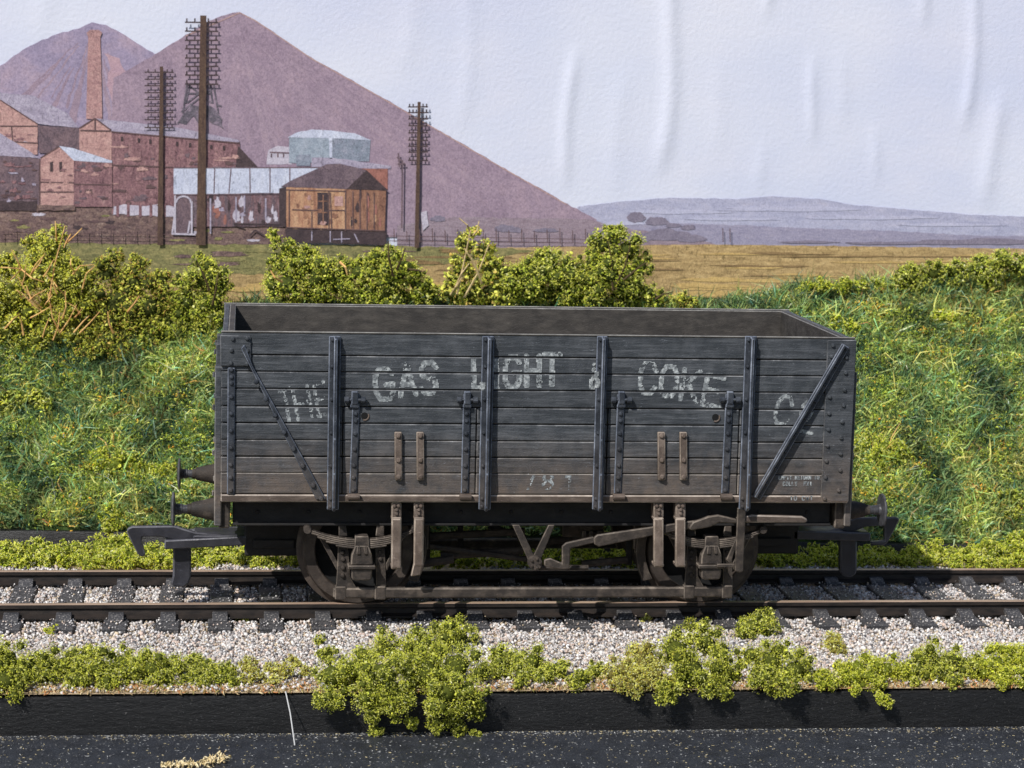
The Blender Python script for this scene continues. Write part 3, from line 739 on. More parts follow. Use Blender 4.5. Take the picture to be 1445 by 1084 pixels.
for i in range(k0, k0 + 34):
    xx = x_s + i * step
    o = so if i == k0 else copy_tree(so, track)
    o.location.x = xx; o.rotation_euler[2] = 0
# ballast bed sheet and loose stones
bedx = np.linspace(-XW, XW, 60)
bd = MB(); vs = []
for x in bedx:
    vs += [(x, front_y(x) - .0, ZB - .01), (x, front_y(x) + 1.2, ZB), (x, 2.9, ZB), (x, rear_y(x) + .3, -.42)]
fs = [(i * 4 + j, i * 4 + 4 + j, i * 4 + 5 + j, i * 4 + 1 + j) for i in range(59) for j in range(3)]
tag(bd.raw(vs, fs).build('ground', M['bed'], smooth=0), kind='structure')

def stones():
    xs = rng.uniform(-8.0, 9.6, 270000); ys = rng.uniform(-2.2, 5.6, 270000)
    fy = FY0 + (FY1 - FY0) * (xs - FX0) / (FX1 - FX0)
    dens = np.where(ys < .1, 1.0, np.where(ys < 2.9, .8, .6))
    dens = np.where(ys < fy + .45, .22, np.where(ys < fy + .8, .7, dens))
    ok = (rng.random(270000) < dens) & (ys > fy + .03) & (ys < 3.6 + .5 * np.sin(xs * 1.7))
    sl = np.abs(((xs - x_s) / step + .5) % 1 - .5) * step < .15
    onsl = sl & (ys > SY - .02) & (ys < W - SY + .02)
    ok &= ~(onsl & (rng.random(270000) > .12))
    for yc in (W / 2 - .86, W / 2 + .86): ok &= np.abs(ys - yc) > .09
    xs, ys, onsl = xs[ok], ys[ok], onsl[ok]; n_ = len(xs)
    size = rng.uniform(.010, .025, n_) * np.where(rng.random(n_) < .06, 1.5, 1) * np.where(onsl, .6, 1)
    zb_ = ZB + rng.uniform(-.01, .03, n_) + np.where((ys > .1) & (ys < 3), .015, 0)
    zb_ = np.where(onsl, ZS + .012, zb_)
    pal = P3((212, 207, 202), (194, 189, 186), (168, 162, 160), (212, 196, 184), (190, 170, 158), (226, 222, 218), (124, 121, 122), (92, 91, 96), (196, 178, 152), (214, 212, 212))
    pr_ = np.array([.17, .16, .12, .12, .09, .1, .08, .05, .06, .05]); pr_ /= pr_.sum()
    c = pal[rng.choice(len(pal), n_, p=pr_)] * rng.uniform(.58, 1.02, (n_, 1))
    sq = rng.uniform(.6, 1.3, (n_, len(OCT), 1))
    v, f, c = scatter(OCT, OCTF, np.stack([xs, ys, zb_], 1), size, c, sq)
    return v, f, c
tag(big_mesh('ballast', *stones(), M['stone']), 'pale pinkish grey loose stone ballast around the sleepers', 'ballast', kind='stuff')

# front board, tabletop, rear board edge
fb = MB(); NB = 120; vs = []
zt_ = lambda x: ZB - .03 + .012 * mnoise.noise((x * 1.3, 0, 0)); ZTAB = at_y(720, 1032, front_y(0))[2]
for i in range(NB + 1):
    x = -XW + 2 * XW * i / NB; y = front_y(x); w_ = .012 * mnoise.noise((x * 2.1, 5, 0))
    vs += [(x, y + .5, zt_(x) - .02), (x, y + .03, zt_(x)), (x, y + w_, zt_(x) - .02), (x, y + w_ * .5 - .005, ZTAB + .02), (x, y + .02, ZTAB - .2), (x, y + .5, ZTAB - .2)]
fs = [(i * 6 + j, i * 6 + 6 + j, i * 6 + 6 + (j + 1) % 6, i * 6 + (j + 1) % 6) for i in range(NB) for j in range(6)]
fb.raw(vs, fs)
tag(fb.build('baseboard_edge', M['board'], smooth=50), 'black painted wooden baseboard edge running along the front below the moss', 'board')
tb = MB(); tb.raw([(-XW * 2, -30, ZTAB), (XW * 2, -30, ZTAB), (XW * 2, 12, ZTAB), (-XW * 2, 12, ZTAB)], [(0, 1, 2, 3)])
tag(tb.build('tabletop', M['table'], smooth=0), kind='structure')
rb = MB(); vs = []
for i in range(NB + 1):
    x = -XW + 2 * XW * i / NB; y = rear_y(x); w_ = .02 * mnoise.noise((x * 2.1, 9, 0))
    vs += [(x, y + .25, -.16), (x, y, -.15 + w_), (x, y - .01 + w_, -.17), (x, y - .01, -.5), (x, y + .25, -.5)]
fs = [(i * 5 + j, i * 5 + 5 + j, i * 5 + 5 + (j + 1) % 5, i * 5 + (j + 1) % 5) for i in range(NB) for j in range(5)]
tag(rb.raw(vs, fs).build('board_strip', M['board'], smooth=40), 'black board strip at the foot of the grass bank behind the rails', 'board')

# ================================================================== GRASS BANK
YC, YBD = 8.6, 9.4
crest_px = [(-300, 450), (0, 452), (150, 462), (300, 440), (450, 430), (700, 428), (1000, 431), (1060, 424), (1130, 413), (1250, 402), (1350, 396), (1445, 391), (1700, 375)]
cx = [at_y(a, b, YC).x for a, b in crest_px]; cz = [at_y(a, b, YC).z for a, b in crest_px]
def crest(x): return np.interp(x, cx, cz)
def bank_z(x, y):
    x = np.asarray(x, float); y = np.asarray(y, float)
    yb = rear_y(x) + .1; tt = np.clip((y - yb) / (YC - yb), 0, 1)
    prof_ = np.interp(tt, [0, .06, .5, .9, 1], [0, .07, .5, .93, 1])
    z = -.18 + (crest(x) + .18) * prof_
    return z + .05 * np.sin(x * 2.3 + y * 1.7) * np.sin(x * .9 - y * 2.6 + 1) + .03 * np.sin(x * 6.1 + 2) * np.sin(y * 5.3)
def bank_hit(px, py):
    d = ray(px, py)
    for y in np.arange(5.0, YC, .04):
        p = CAM + d * ((y - CAM.y) / d.y)
        if p.y > rear_y(p.x) and p.z < float(bank_z(p.x, p.y)): return p
    return None
NX, NY = 200, 46; gx = np.linspace(-XW, XW, NX); vs = []
for i in range(NX):
    yb = rear_y(gx[i]) + .03
    for j in range(NY):
        y = yb + (YBD + .3 - yb) * j / (NY - 1); z = float(bank_z(gx[i], y))
        if j == 0: z = -.175
        vs.append((gx[i], y, z))
fs = [(i * NY + j, (i + 1) * NY + j, (i + 1) * NY + j + 1, i * NY + j + 1) for i in range(NX - 1) for j in range(NY - 1)]
tag(MB().raw(vs, fs).build('grass_bank', M['earth'], smooth=60), kind='structure')

def blades():
    n_ = 270000; xs = rng.uniform(-9.5, 13.0, n_); u = rng.random(n_)
    yb = rear_y(xs) + .16; ys = yb + (YC + .25 - yb) * u
    keep = np.ones(n_, bool); xs, ys = xs[keep], ys[keep]
    z = bank_z(xs, ys) - .01
    L = rng.uniform(.06, .22, n_) * np.where(rng.random(n_) < .16, 2.0, 1); wd = rng.uniform(.005, .011, n_)
    d = np.stack([rng.normal(0, .75, n_), rng.normal(-.35, .6, n_), np.abs(rng.normal(.55, .45, n_)) + .1], 1); d /= np.linalg.norm(d, axis=1)[:, None]
    sd = np.cross(d, rng.normal(size=(n_, 3))); sd /= np.linalg.norm(sd, axis=1)[:, None] + 1e-6
    bend = rng.normal(0, .22, (n_, 3)); bend[:, 2] -= .12
    p0 = np.stack([xs, ys, z], 1); p1 = p0 + d * (L * .55)[:, None]; p2 = p0 + (d + bend) * L[:, None]
    w = sd * wd[:, None]
    zone2 = np.array([mnoise.noise((a * 1.7 + 9, b * 1.7, 3)) + .6 * mnoise.noise((a * 5, b * 5, 7)) for a, b in zip(xs, ys)])
    v = np.stack([p0 - w, p0 + w, p1 - w * .9, p1 + w * .9, p2], 1).reshape(-1, 3)
    f = np.array([[0, 1, 3], [0, 3, 2], [2, 3, 4]])[None] + (np.arange(n_) * 5)[:, None, None]
    pal = P3((90, 116, 72), (76, 112, 82), (70, 108, 94), (112, 126, 74), (142, 144, 88), (172, 148, 88), (72, 86, 58), (132, 156, 130), (150, 108, 76), (104, 130, 84))
    zone = np.array([mnoise.noise((a * .8, b * .8, 0)) for a, b in zip(xs[:], ys[:])])
    pa = np.array([.22, .12, .07, .18, .1, .012, .14, .06, .006, .09]); pb = np.array([.18, .06, .04, .24, .17, .05, .12, .03, .015, .1])
    pick = np.where(zone > .08, rng.choice(10, n_, p=pb / pb.sum()), rng.choice(10, n_, p=pa / pa.sum()))
    c = np.clip(pal[pick] * rng.uniform(.6, 3.1, (n_, 1)) * np.array([1.12, 1.0, .86]), 0, .85)
    c = np.clip(c * np.clip(1.0 + 1.0 * zone2, .35, 1.9)[:, None] * np.where(zone2[:, None] < -.12, np.array([.86, 1, 1.2]), np.array([1.04, 1, .95])), 0, .9)
    return v, f.reshape(-1, 3), np.repeat(c, 5, 0)
tag(big_mesh('static_grass', *blades(), M['grass']), 'tangled green and straw coloured grass fibres covering the bank', 'grass', kind='stuff')

# ================================================================== FOLIAGE
PAL_BUSH = P3((78, 90, 46), (98, 112, 54), (120, 136, 64), (140, 154, 78), (108, 122, 58), (156, 164, 92), (92, 96, 58))
PAL_MOSS = P3((94, 104, 46), (114, 124, 54), (134, 142, 66), (150, 156, 80), (164, 166, 98), (86, 94, 46))
PAL_LIME = P3((118, 130, 48), (140, 152, 58), (160, 168, 74), (106, 118, 46), (174, 178, 94))
PAL_DRY = P3((128, 122, 70), (156, 146, 92), (174, 160, 112), (112, 114, 62), (138, 136, 74))
PAL_DARK = P3((68, 76, 42), (86, 96, 50), (106, 114, 58), (124, 130, 68), (96, 86, 60))

PAL_BUSH = PAL_BUSH * np.array([1.14, 1.06, .86]); PAL_DARK = PAL_DARK * np.array([1.22, 1.14, .92])
def clump_geo(lobes, gran, pal, dens=1.0, leaf=.5):
    """lobes: list of (centre, radius); every lobe carries smaller sub-lobes, each covered with little curled pieces"""
    parts = []
    for c, r in lobes:
        c = np.array(c)
        nsub = int(13 + 7 * rng.random())
        subs = [(c, r * .8)]
        for _ in range(nsub):
            d = rng.normal(size=3); d[1] *= .8; d /= np.linalg.norm(d)
            subs.append((c + d * r * rng.uniform(.55, .98), r * rng.uniform(.2, .42)))
        cc = np.array([s_[0] for s_ in subs]); rr = np.array([s_[1] for s_ in subs])
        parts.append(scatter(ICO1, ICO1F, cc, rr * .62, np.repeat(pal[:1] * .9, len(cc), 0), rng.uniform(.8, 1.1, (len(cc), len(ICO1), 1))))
        for k, (sc_, sr) in enumerate(subs):
            n_ = max(12, int(dens * (7 if k == 0 else 9.5) * (sr / gran) ** 2))
            d = rng.normal(size=(n_, 3)); d /= np.linalg.norm(d, axis=1)[:, None]
            rad = sr * (.62 + .5 * rng.random(n_) ** .9)
            pos = sc_ + d * rad[:, None]
            tone = np.clip(rng.normal(0, .16) + 1, .65, 1.35)
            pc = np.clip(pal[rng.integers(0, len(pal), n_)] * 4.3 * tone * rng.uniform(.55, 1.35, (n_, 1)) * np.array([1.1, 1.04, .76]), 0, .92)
            nl = int(n_ * leaf)
            sz = gran * rng.uniform(.6, 1.25, n_)
            if nl: parts.append(scatter(LEAFV, LEAFF, pos[:nl], sz[:nl], pc[:nl]))
            if nl < n_: parts.append(scatter(CURLV, CURLF, pos[nl:], sz[nl:] * .75, pc[nl:]))
    return join(parts)

def twigs(base, tips, parent, mat, r=.03, name='twig'):
    mb = MB()
    for tip in tips:
        b = Vector(base); t_ = Vector(tip); mid = (b + t_) / 2 + Vector((random.uniform(-.1, .1), random.uniform(-.1, .1), random.uniform(-.05, .1)))
        mb.tube([b, b.lerp(mid, .6), mid, t_], r, 5, r * .35)
    return mb.build(name, mat, parent)

def clump(name, label, cat, group, px_lobes, gran_px, pal, mode, dens=.95, leaf=.06, twig=None, dy=0):
    lobes = []
    for (px, py, r) in px_lobes:
        if mode == 'bank':
            p = bank_hit(px, py + r * .5); Y = p.y if p is not None else YC - .25
            Y = min(Y, YC - .1) - r * pxs(Y) * .35
        elif mode == 'front':
            Y = max(at_z(px, py + r * .7, ZB).y, front_y(at_z(px, py, ZB).x) - .10 - .004 * r)
        elif mode == 'rear':
            Y = min(max(at_z(px, py + r * .75, ZB).y, 2.95), 5.0)
        else: Y = mode
        c = at_y(px, py, Y); lobes.append((c, r * {'bank': 1.18, 'front': 1.3, 'rear': 1.3}.get(mode, 1.1) * pxs(Y)))
    base = min(lobes, key=lambda q: q[0].z - q[1]); b0 = Vector((base[0].x, base[0].y, base[0].z - base[1]))
    o = thing(name, label, cat, b0, group)
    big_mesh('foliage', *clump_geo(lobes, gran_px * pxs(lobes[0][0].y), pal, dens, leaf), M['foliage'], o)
    if twig:
        mat, tl, r = twig
        Y = min(q[0].y - q[1] * .8 for q in lobes)
        for (a, b) in tl:
            pts = [at_y(a[0], a[1], Y), at_y(b[0], b[1], Y - .1)]
            mid = (pts[0] + pts[1]) / 2 + Vector((random.uniform(-.04, .04), random.uniform(-.12, .05), random.uniform(-.04, .06)))
            MB().tube([pts[0], mid, pts[1]], r, 5, r * .4).build('twig', mat, o)
    return o

GB = 'bushes along the top of the bank'
OT = M['twig']; DT = M['darktwig']
clump('bush', 'tall yellow green bush with bare orange twigs at the far left of the bank top', 'bush', GB,
      [(62, 385, 36), (30, 440, 38), (92, 415, 38), (72, 350, 22), (112, 452, 32), (-5, 410, 32), (84, 328, 11), (-20, 450, 40), (20, 375, 18), (60, 465, 30), (45, 350, 14), (8, 470, 26), (100, 380, 24), (0, 372, 14), (128, 420, 18)], 4.3, PAL_BUSH * np.array([1.45, 1.32, 1.1]), 'bank', .9, .06,
      (OT, [((30, 380), (16, 352)), ((30, 380), (-10, 377)), ((30, 380), (62, 398)), ((30, 380), (14, 396)), ((70, 420), (92, 318)), ((92, 345), (116, 322)), ((85, 470), (70, 425)), ((85, 470), (108, 430)), ((60, 440), (30, 412)), ((88, 450), (92, 410)), ((80, 340), (78, 312)), ((40, 425), (66, 408)), ((75, 480), (84, 440)), ((100, 330), (90, 350))] + [((x, y), (x + random.uniform(-26, 30), y - random.uniform(12, 34))) for x, y in [(random.uniform(0, 120), random.uniform(380, 480)) for _ in range(22)]], .013))
clump('bush', 'dark green bush just right of the orange-twigged bush', 'bush', GB, [(188, 398, 26), (208, 435, 34), (165, 430, 34), (200, 372, 14), (150, 385, 22), (232, 420, 22), (165, 362, 12), (228, 395, 14), (190, 460, 22), (145, 455, 20)], 4.3, PAL_DARK * 1.1, 'bank', .9, .06,
      (OT, [((160, 470), (152, 440)), ((180, 440), (196, 418))], .018))
clump('bush', 'rounded green bush against the left end of the wagon top', 'bush', GB, [(290, 395, 26), (300, 428, 26), (262, 428, 24), (282, 372, 14), (314, 405, 14), (245, 445, 20), (285, 450, 22), (262, 400, 16)], 4.3, PAL_BUSH, 'bank', .9, .06, (DT, [((300, 430), (308, 385)), ((296, 410), (278, 370))], .02))
clump('bush', 'low dark rounded bush below the twiggy bush on the left slope', 'bush', GB, [(145, 485, 28), (120, 498, 18), (168, 492, 20)], 4.2, PAL_DARK * 1.1, 'bank')
clump('bush', 'low bright green bush spreading left of the wagon corner', 'bush', GB, [(225, 472, 20), (255, 468, 18), (285, 462, 18), (205, 480, 14)], 4.2, PAL_BUSH * 1.1, 'bank')
clump('bush', 'bushy green shrub in front of the printed wooden hut', 'bush', GB, [(402, 348, 15), (420, 370, 24), (450, 388, 32), (405, 402, 28), (470, 402, 28), (440, 420, 26), (386, 332, 8), (480, 385, 20), (430, 365, 16), (495, 410, 18), (392, 372, 14)], 4.3, PAL_BUSH, 'bank', .9, .08,
      (OT, [((398, 398), (382, 382)), ((480, 370), (490, 388))], .02))
clump('bush', 'green shrub with a brown top right of the hut shrub', 'bush', GB, [(540, 388, 28), (572, 380, 22), (520, 408, 26), (588, 402, 20), (555, 362, 14), (548, 415, 26), (600, 420, 16), (505, 385, 20), (530, 370, 18), (600, 405, 16)], 4.3, PAL_BUSH, 'bank', .9, .08,
      (DT, [((555, 390), (548, 340)), ((560, 380), (572, 350)), ((575, 380), (598, 385))], .02))
clump('bush', 'spindly straggling shrub with bare stems right of the thin printed pole', 'bush', GB, [(655, 345, 15), (682, 352, 16), (648, 380, 18), (690, 378, 16), (668, 408, 22), (690, 412, 20), (640, 415, 18), (668, 328, 8), (705, 395, 16), (662, 420, 18), (640, 398, 12)], 4.2, PAL_DARK * 1.25, 'bank', .75, .65,
      (M['tan'], [((645, 415), (664, 325)), ((655, 420), (690, 345)), ((640, 412), (662, 372)), ((664, 330), (648, 308)), ((668, 332), (676, 312)), ((680, 400), (655, 350)), ((636, 416), (655, 388))], .018))
clump('bush', 'dense low green shrub between the spindly shrub and the tallest shrub', 'bush', GB, [(738, 392, 28), (776, 378, 26), (800, 404, 26), (752, 416, 24), (722, 412, 18), (765, 360, 10), (712, 385, 20), (755, 385, 22), (800, 378, 22), (822, 392, 18), (780, 420, 22)], 4.3, PAL_BUSH * 1.08, 'bank', .9, .08)
clump('bush', 'tallest shrub on the bank behind the wagon with a leafy rounded crown', 'bush', GB, [(848, 348, 22), (884, 352, 24), (904, 376, 18), (858, 385, 32), (896, 405, 24), (840, 412, 26), (860, 325, 9), (820, 400, 16), (918, 420, 16), (835, 372, 18), (870, 330, 12), (880, 415, 24), (825, 420, 18)], 4.3, PAL_BUSH, 'bank', .9, .08,
      (DT, [((865, 410), (858, 340)), ((870, 400), (890, 345)), ((880, 395), (912, 370)), ((925, 422), (950, 412))], .02))
clump('bush', 'tiny low clump of leaves at the right foot of the tallest shrub', 'bush', GB, [(955, 427, 12), (978, 430, 9), (936, 428, 10), (965, 422, 9)], 4.2, PAL_DARK * 1.2, 'bank')
clump('bush', 'thin low row of leaves at the bank top right of the wagon corner', 'bush', GB, [(1138, 407, 11), (1162, 404, 11), (1190, 404, 12), (1214, 407, 11), (1240, 402, 10)], 4.2, PAL_LIME * .85, 'bank')
clump('bush', 'dark low bush second from the right on the bank top', 'bush', GB, [(1285, 392, 20), (1318, 386, 18), (1345, 384, 17), (1268, 398, 12)], 4.2, PAL_MOSS * .85, 'bank')
clump('bush', 'rounded yellow green bush at the right on the bank top', 'bush', GB, [(1380, 380, 20), (1412, 370, 20), (1400, 390, 18), (1432, 376, 16), (1385, 366, 10)], 4.2, PAL_MOSS * .95, 'bank')
clump('bush', 'bush cut by the right edge of the photo on the bank top', 'bush', GB, [(1458, 378, 20), (1485, 372, 24)], 4.2, PAL_MOSS, 'bank')

GS = 'moss clumps growing on the slope of the bank'
clump('moss_clump', 'round yellow green moss clump on the slope close to the right end of the wagon', 'moss', GS, [(1222, 628, 17), (1248, 634, 22), (1272, 640, 15), (1238, 648, 16)], 4.2, PAL_LIME * .9, 'bank')
clump('moss_clump', 'wide low moss clump on the left slope above the coupling hook', 'moss', GS, [(138, 652, 16), (165, 656, 20), (192, 660, 17), (210, 664, 10)], 4.2, PAL_LIME * .9, 'bank')
clump('moss_clump', 'small moss clump touching the far left buffer', 'moss', GS, [(238, 664, 14), (224, 670, 9)], 4.2, PAL_LIME * .85, 'bank')
clump('moss_clump', 'small upright moss clump at the foot of the bank behind the coupling hook', 'moss', GS, [(152, 728, 14), (166, 738, 13), (156, 746, 14)], 4.2, PAL_LIME * .9, 'bank')
clump('moss_clump', 'olive moss clump on the slope at the left edge of the photo', 'moss', GS, [(18, 566, 14), (40, 562, 15), (60, 572, 12), (0, 575, 14)], 7, PAL_MOSS * .9, 'bank')
clump('moss_clump', 'olive moss clump low on the slope at the right edge of the photo', 'moss', GS, [(1425, 700, 15), (1445, 712, 17), (1432, 728, 13)], 4.2, PAL_MOSS * .95, 'bank')
clump('moss_clump', 'pale tuft of moss on the slope just below the right bank-top bushes', 'moss', GS, [(1325, 448, 10), (1342, 450, 9)], 6, PAL_LIME, 'bank')
clump('moss_clump', 'pale tuft of moss on the slope level with the wagon rim at the right', 'moss', GS, [(1180, 455, 11), (1200, 462, 12)], 6, PAL_LIME * .8, 'bank')

def tufts():
    n_ = 4200; parts = []
    px = rng.uniform(-30, 1480, n_); py = rng.uniform(430, 745, n_)
    k = 0
    for a, b in zip(px, py):
        if 330 < a < 1190 and rng.random() < .75: continue
        if mnoise.noise((a * .014, b * .02, 4)) < .02: continue
        p = bank_hit(a, b)
        if p is None: continue
        m_ = int(rng.integers(10, 46)); R_ = rng.uniform(.04, .15)
        pos = np.array(p) + rng.normal(0, 1, (m_, 3)) * np.array([R_, R_ * .7, R_ * .45]) + np.array([0, -.03, .05])
        pal = PAL_LIME if rng.random() < .88 else P3((186, 150, 62), (190, 166, 74), (150, 144, 64))
        c = pal[rng.integers(0, len(pal), m_)] * rng.uniform(1.4, 2.7, (m_, 1))
        parts.append(scatter(CURLV, CURLF, pos, rng.uniform(.018, .042, m_), c))
    return join(parts)
tag(big_mesh('turf_flock', *tufts(), M['foliage']), 'scattered yellow green and ochre flock among the grass of the bank', 'ground cover', kind='stuff')

GR = 'moss clumps on the verge behind the far rail'
rear = [([(12, 782, 15), (-8, 785, 15), (30, 778, 13)], 'lime moss clump behind the far rail at the left edge of the photo'),
        ([(48, 776, 15), (70, 782, 15), (92, 778, 15), (112, 784, 12)], 'lime moss clump behind the far rail left of the dark strip gap'),
        ([(140, 772, 19), (170, 770, 17), (158, 786, 13), (188, 780, 17)], 'tall lime moss clump behind the far rail just left of the coupling hook'),
        ([(216, 782, 18), (240, 786, 14)], 'lime moss clump seen through the coupling hook'),
        ([(285, 780, 14), (305, 786, 13), (328, 784, 13)], 'moss clump behind the far rail right of the left coupling dropper'),
        ([(360, 788, 11), (385, 790, 10), (412, 790, 10), (430, 785, 12)], 'low moss strip behind the far rail just left of the left wheel'),
        ([(625, 780, 10), (660, 783, 9), (700, 780, 10), (735, 783, 9)], 'shaded moss strip seen under the middle of the wagon'),
        ([(840, 783, 9), (875, 785, 9), (905, 782, 9)], 'shaded moss strip seen under the brake lever'),
        ([(1085, 790, 12), (1115, 784, 14), (1145, 788, 12), (1170, 785, 13)], 'dim olive moss clump behind the right coupling dropper'),
        ([(1225, 786, 13), (1255, 788, 12), (1285, 788, 12)], 'dim olive moss clump right of the right coupling dropper'),
        ([(1315, 780, 15), (1345, 786, 13), (1365, 788, 12)], 'olive moss clump at the edge of the wagon shadow'),
        ([(1400, 782, 17), (1425, 774, 18), (1450, 776, 20)], 'bright lime moss clump behind the far rail at the right edge')]
for x in list(range(-12, 446, 13)) + list(range(606, 930, 14)) + list(range(1066, 1475, 13)):
    k = min(range(len(rear)), key=lambda i: min(abs(x - q[0]) for q in rear[i][0]))
    rear[k][0].append((x + random.uniform(-4, 4), 793 + random.uniform(-3, 3), random.uniform(8, 11)))
    if random.random() < .6: rear[k][0].append((x + random.uniform(-4, 4), 782 + random.uniform(-4, 3), random.uniform(8, 12)))
for k, (l, lab) in enumerate(rear): clump('moss_clump', lab, 'moss', GR, l, 4.0, PAL_LIME * (1.0 if k < 7 or k == 11 else .9), 'rear', .95, .06)

GF = 'moss clumps along the front edge of the baseboard'
front = [([(12, 928, 22), (42, 945, 24), (8, 960, 24), (-20, 940, 30), (60, 935, 16), (58, 955, 16)], PAL_MOSS * .85, 'dark moss clump at the front left corner of the photo'),
 ([(92, 940, 23), (138, 945, 26), (170, 935, 19), (108, 960, 16), (150, 962, 15), (72, 945, 15), (120, 925, 14), (180, 950, 18)], PAL_MOSS * .95, 'moss clump second from the left on the front edge'),
 ([(215, 945, 22), (252, 942, 19), (300, 950, 17), (235, 958, 15), (280, 955, 15), (325, 948, 11), (195, 940, 18), (275, 938, 14), (318, 958, 10)], PAL_MOSS, 'moss clump third from the left on the front edge'),
 ([(362, 955, 11), (398, 950, 13), (414, 933, 8), (385, 962, 9), (432, 950, 10), (345, 960, 9), (380, 945, 9)], PAL_DRY, 'thin dry straw coloured moss tuft left of the biggest clump'),
 ([(462, 925, 14), (468, 955, 26), (462, 985, 18), (505, 945, 30), (545, 915, 24), (540, 955, 36), (520, 985, 26), (560, 985, 26), (524, 1012, 9), (531, 1030, 9), (452, 905, 9)], PAL_MOSS, 'left half of the biggest moss clump hanging over the board edge'),
 ([(590, 915, 26), (625, 905, 24), (650, 898, 20), (600, 950, 32), (645, 940, 34), (630, 978, 26), (660, 975, 24), (672, 1005, 14), (640, 1008, 14), (616, 1022, 12), (648, 1030, 9), (670, 1038, 8)], PAL_MOSS * .92, 'right half of the biggest moss clump hanging over the board edge'),
 ([(715, 928, 20), (750, 936, 20), (785, 945, 16), (735, 950, 16), (812, 962, 13), (825, 955, 9), (700, 940, 18), (765, 955, 14), (840, 945, 12)], PAL_MOSS * 1.05, 'low moss clump right of the biggest front clump'),
 ([(880, 945, 20), (905, 930, 22), (890, 968, 14), (925, 955, 20), (862, 952, 14), (905, 955, 18), (872, 965, 12)], PAL_DRY * .95, 'dry olive moss clump left of the tall moss spike'),
 ([(955, 920, 28), (995, 908, 24), (978, 950, 30), (1015, 945, 24), (942, 978, 17), (1025, 980, 9), (1000, 975, 12), (975, 885, 10)], PAL_MOSS * .85, 'large dark moss clump in front of the right wheel'),
 ([(1062, 885, 19), (1078, 872, 15), (1048, 895, 13), (1085, 890, 14)], PAL_MOSS, 'tall moss spike reaching up to the near rail'),
 ([(1090, 932, 28), (1122, 945, 24), (1075, 958, 20), (1108, 965, 18), (1060, 925, 18)], PAL_MOSS * .88, 'round moss clump right of the tall moss spike'),
 ([(1172, 906, 14), (1180, 916, 12)], PAL_DRY, 'small dry round moss tuft on the ballast'),
 ([(1210, 945, 22), (1250, 945, 20), (1195, 958, 15), (1275, 950, 17), (1207, 972, 8), (1230, 955, 18), (1165, 958, 14)], PAL_LIME * .9, 'lime moss clump below the small dry tuft'),
 ([(1315, 932, 25), (1355, 938, 22), (1330, 952, 15), (1295, 945, 16), (1375, 948, 15)], PAL_MOSS * .9, 'dark olive moss clump second from the right on the front edge'),
 ([(1405, 938, 22), (1435, 932, 22), (1465, 938, 26), (1390, 950, 16), (1420, 955, 16), (1450, 955, 18)], PAL_LIME * .95, 'lime moss clump at the right end of the front edge'),
 ([(1244, 986, 8), (1252, 992, 8), (1240, 980, 5)], PAL_LIME, 'tiny bright moss tuft stuck on the face of the black board'),
 ([(583, 1022, 8), (576, 1019, 5)], PAL_LIME, 'tiny moss tuft on the board face under the biggest clump'),
 ([(340, 872, 7), (346, 876, 5)], PAL_LIME, 'tiny lime tuft on the ballast beside the near rail at the left'),
 ([(70, 893, 7), (78, 888, 5)], PAL_LIME * .9, 'tiny tuft on the ballast near the left edge'),
 ([(912, 876, 6), (905, 880, 4)], PAL_DRY, 'tiny dry tuft on the ballast below the right wheel')]
for x in range(-15, 1470, 15):
    if 345 < x < 420 and x % 2: continue
    if 840 < x < 862 or 690 > x > 430: continue
    k = min((i for i in range(15) if i not in (4, 5, 9, 11)), key=lambda i: min(abs(x - q[0]) for q in front[i][0]))
    front[k][0].append((x + random.uniform(-5, 5), 955 + random.uniform(-16, 10), random.uniform(7, 12)))
for l, pal, lab in front: clump('moss_clump', lab, 'moss', GF, l, 3.3, pal * np.array([1.06, 1.0, .86]), 'front', .95, .06)

# dry litter along the board edge, and fibres lying on the tabletop
def litter():
    parts = []
    n_ = 9000; xs = rng.uniform(-6.5, 8.5, n_); off = np.abs(rng.normal(0, .34, n_)); fy = FY0 + (FY1 - FY0) * (xs - FX0) / (FX1 - FX0)
    pal = P3((196, 170, 128), (176, 150, 106), (210, 190, 150), (150, 140, 80), (200, 140, 90))
    parts.append(scatter(CURLV, CURLF, np.stack([xs, fy - .012 + off, ZB - .012 + rng.uniform(0, .03, n_)], 1), rng.uniform(.02, .05, n_), pal[rng.integers(0, 5, n_)] * rng.uniform(.7, 1, (n_, 1)), np.array([1, 1, .6])))
    n_ = 5200; xs = rng.uniform(-6, 7.5, n_); fy = FY0 + (FY1 - FY0) * (xs - FX0) / (FX1 - FX0)
    ys = fy - .02 - np.where(rng.random(n_) < .35, np.abs(rng.normal(0, .08, n_)), rng.uniform(0, 1.7, n_))
    pal = P3((196, 196, 194), (150, 150, 150), (206, 190, 150), (120, 120, 122))
    S_ = np.stack([rng.uniform(.006, .022, n_), rng.uniform(.002, .004, n_), rng.uniform(.002, .004, n_)], 1)
    th = rng.uniform(0, np.pi, n_); R_ = np.zeros((n_, 3, 3)); R_[:, 0, 0] = np.cos(th); R_[:, 0, 1] = -np.sin(th); R_[:, 1, 0] = np.sin(th); R_[:, 1, 1] = np.cos(th); R_[:, 2, 2] = 1
    parts.append(scatter(ICO1, ICO1F, np.stack([xs, ys, np.full(n_, ZTAB + .004)], 1), S_, pal[rng.integers(0, 4, n_)] * rng.uniform(.3, .9, (n_, 1)), None, R_))
    return join(parts)
tag(big_mesh('fibre_litter', *litter(), M['stone']), 'dry straw coloured fibres scattered along the board edge and the black tabletop', 'litter', kind='stuff')
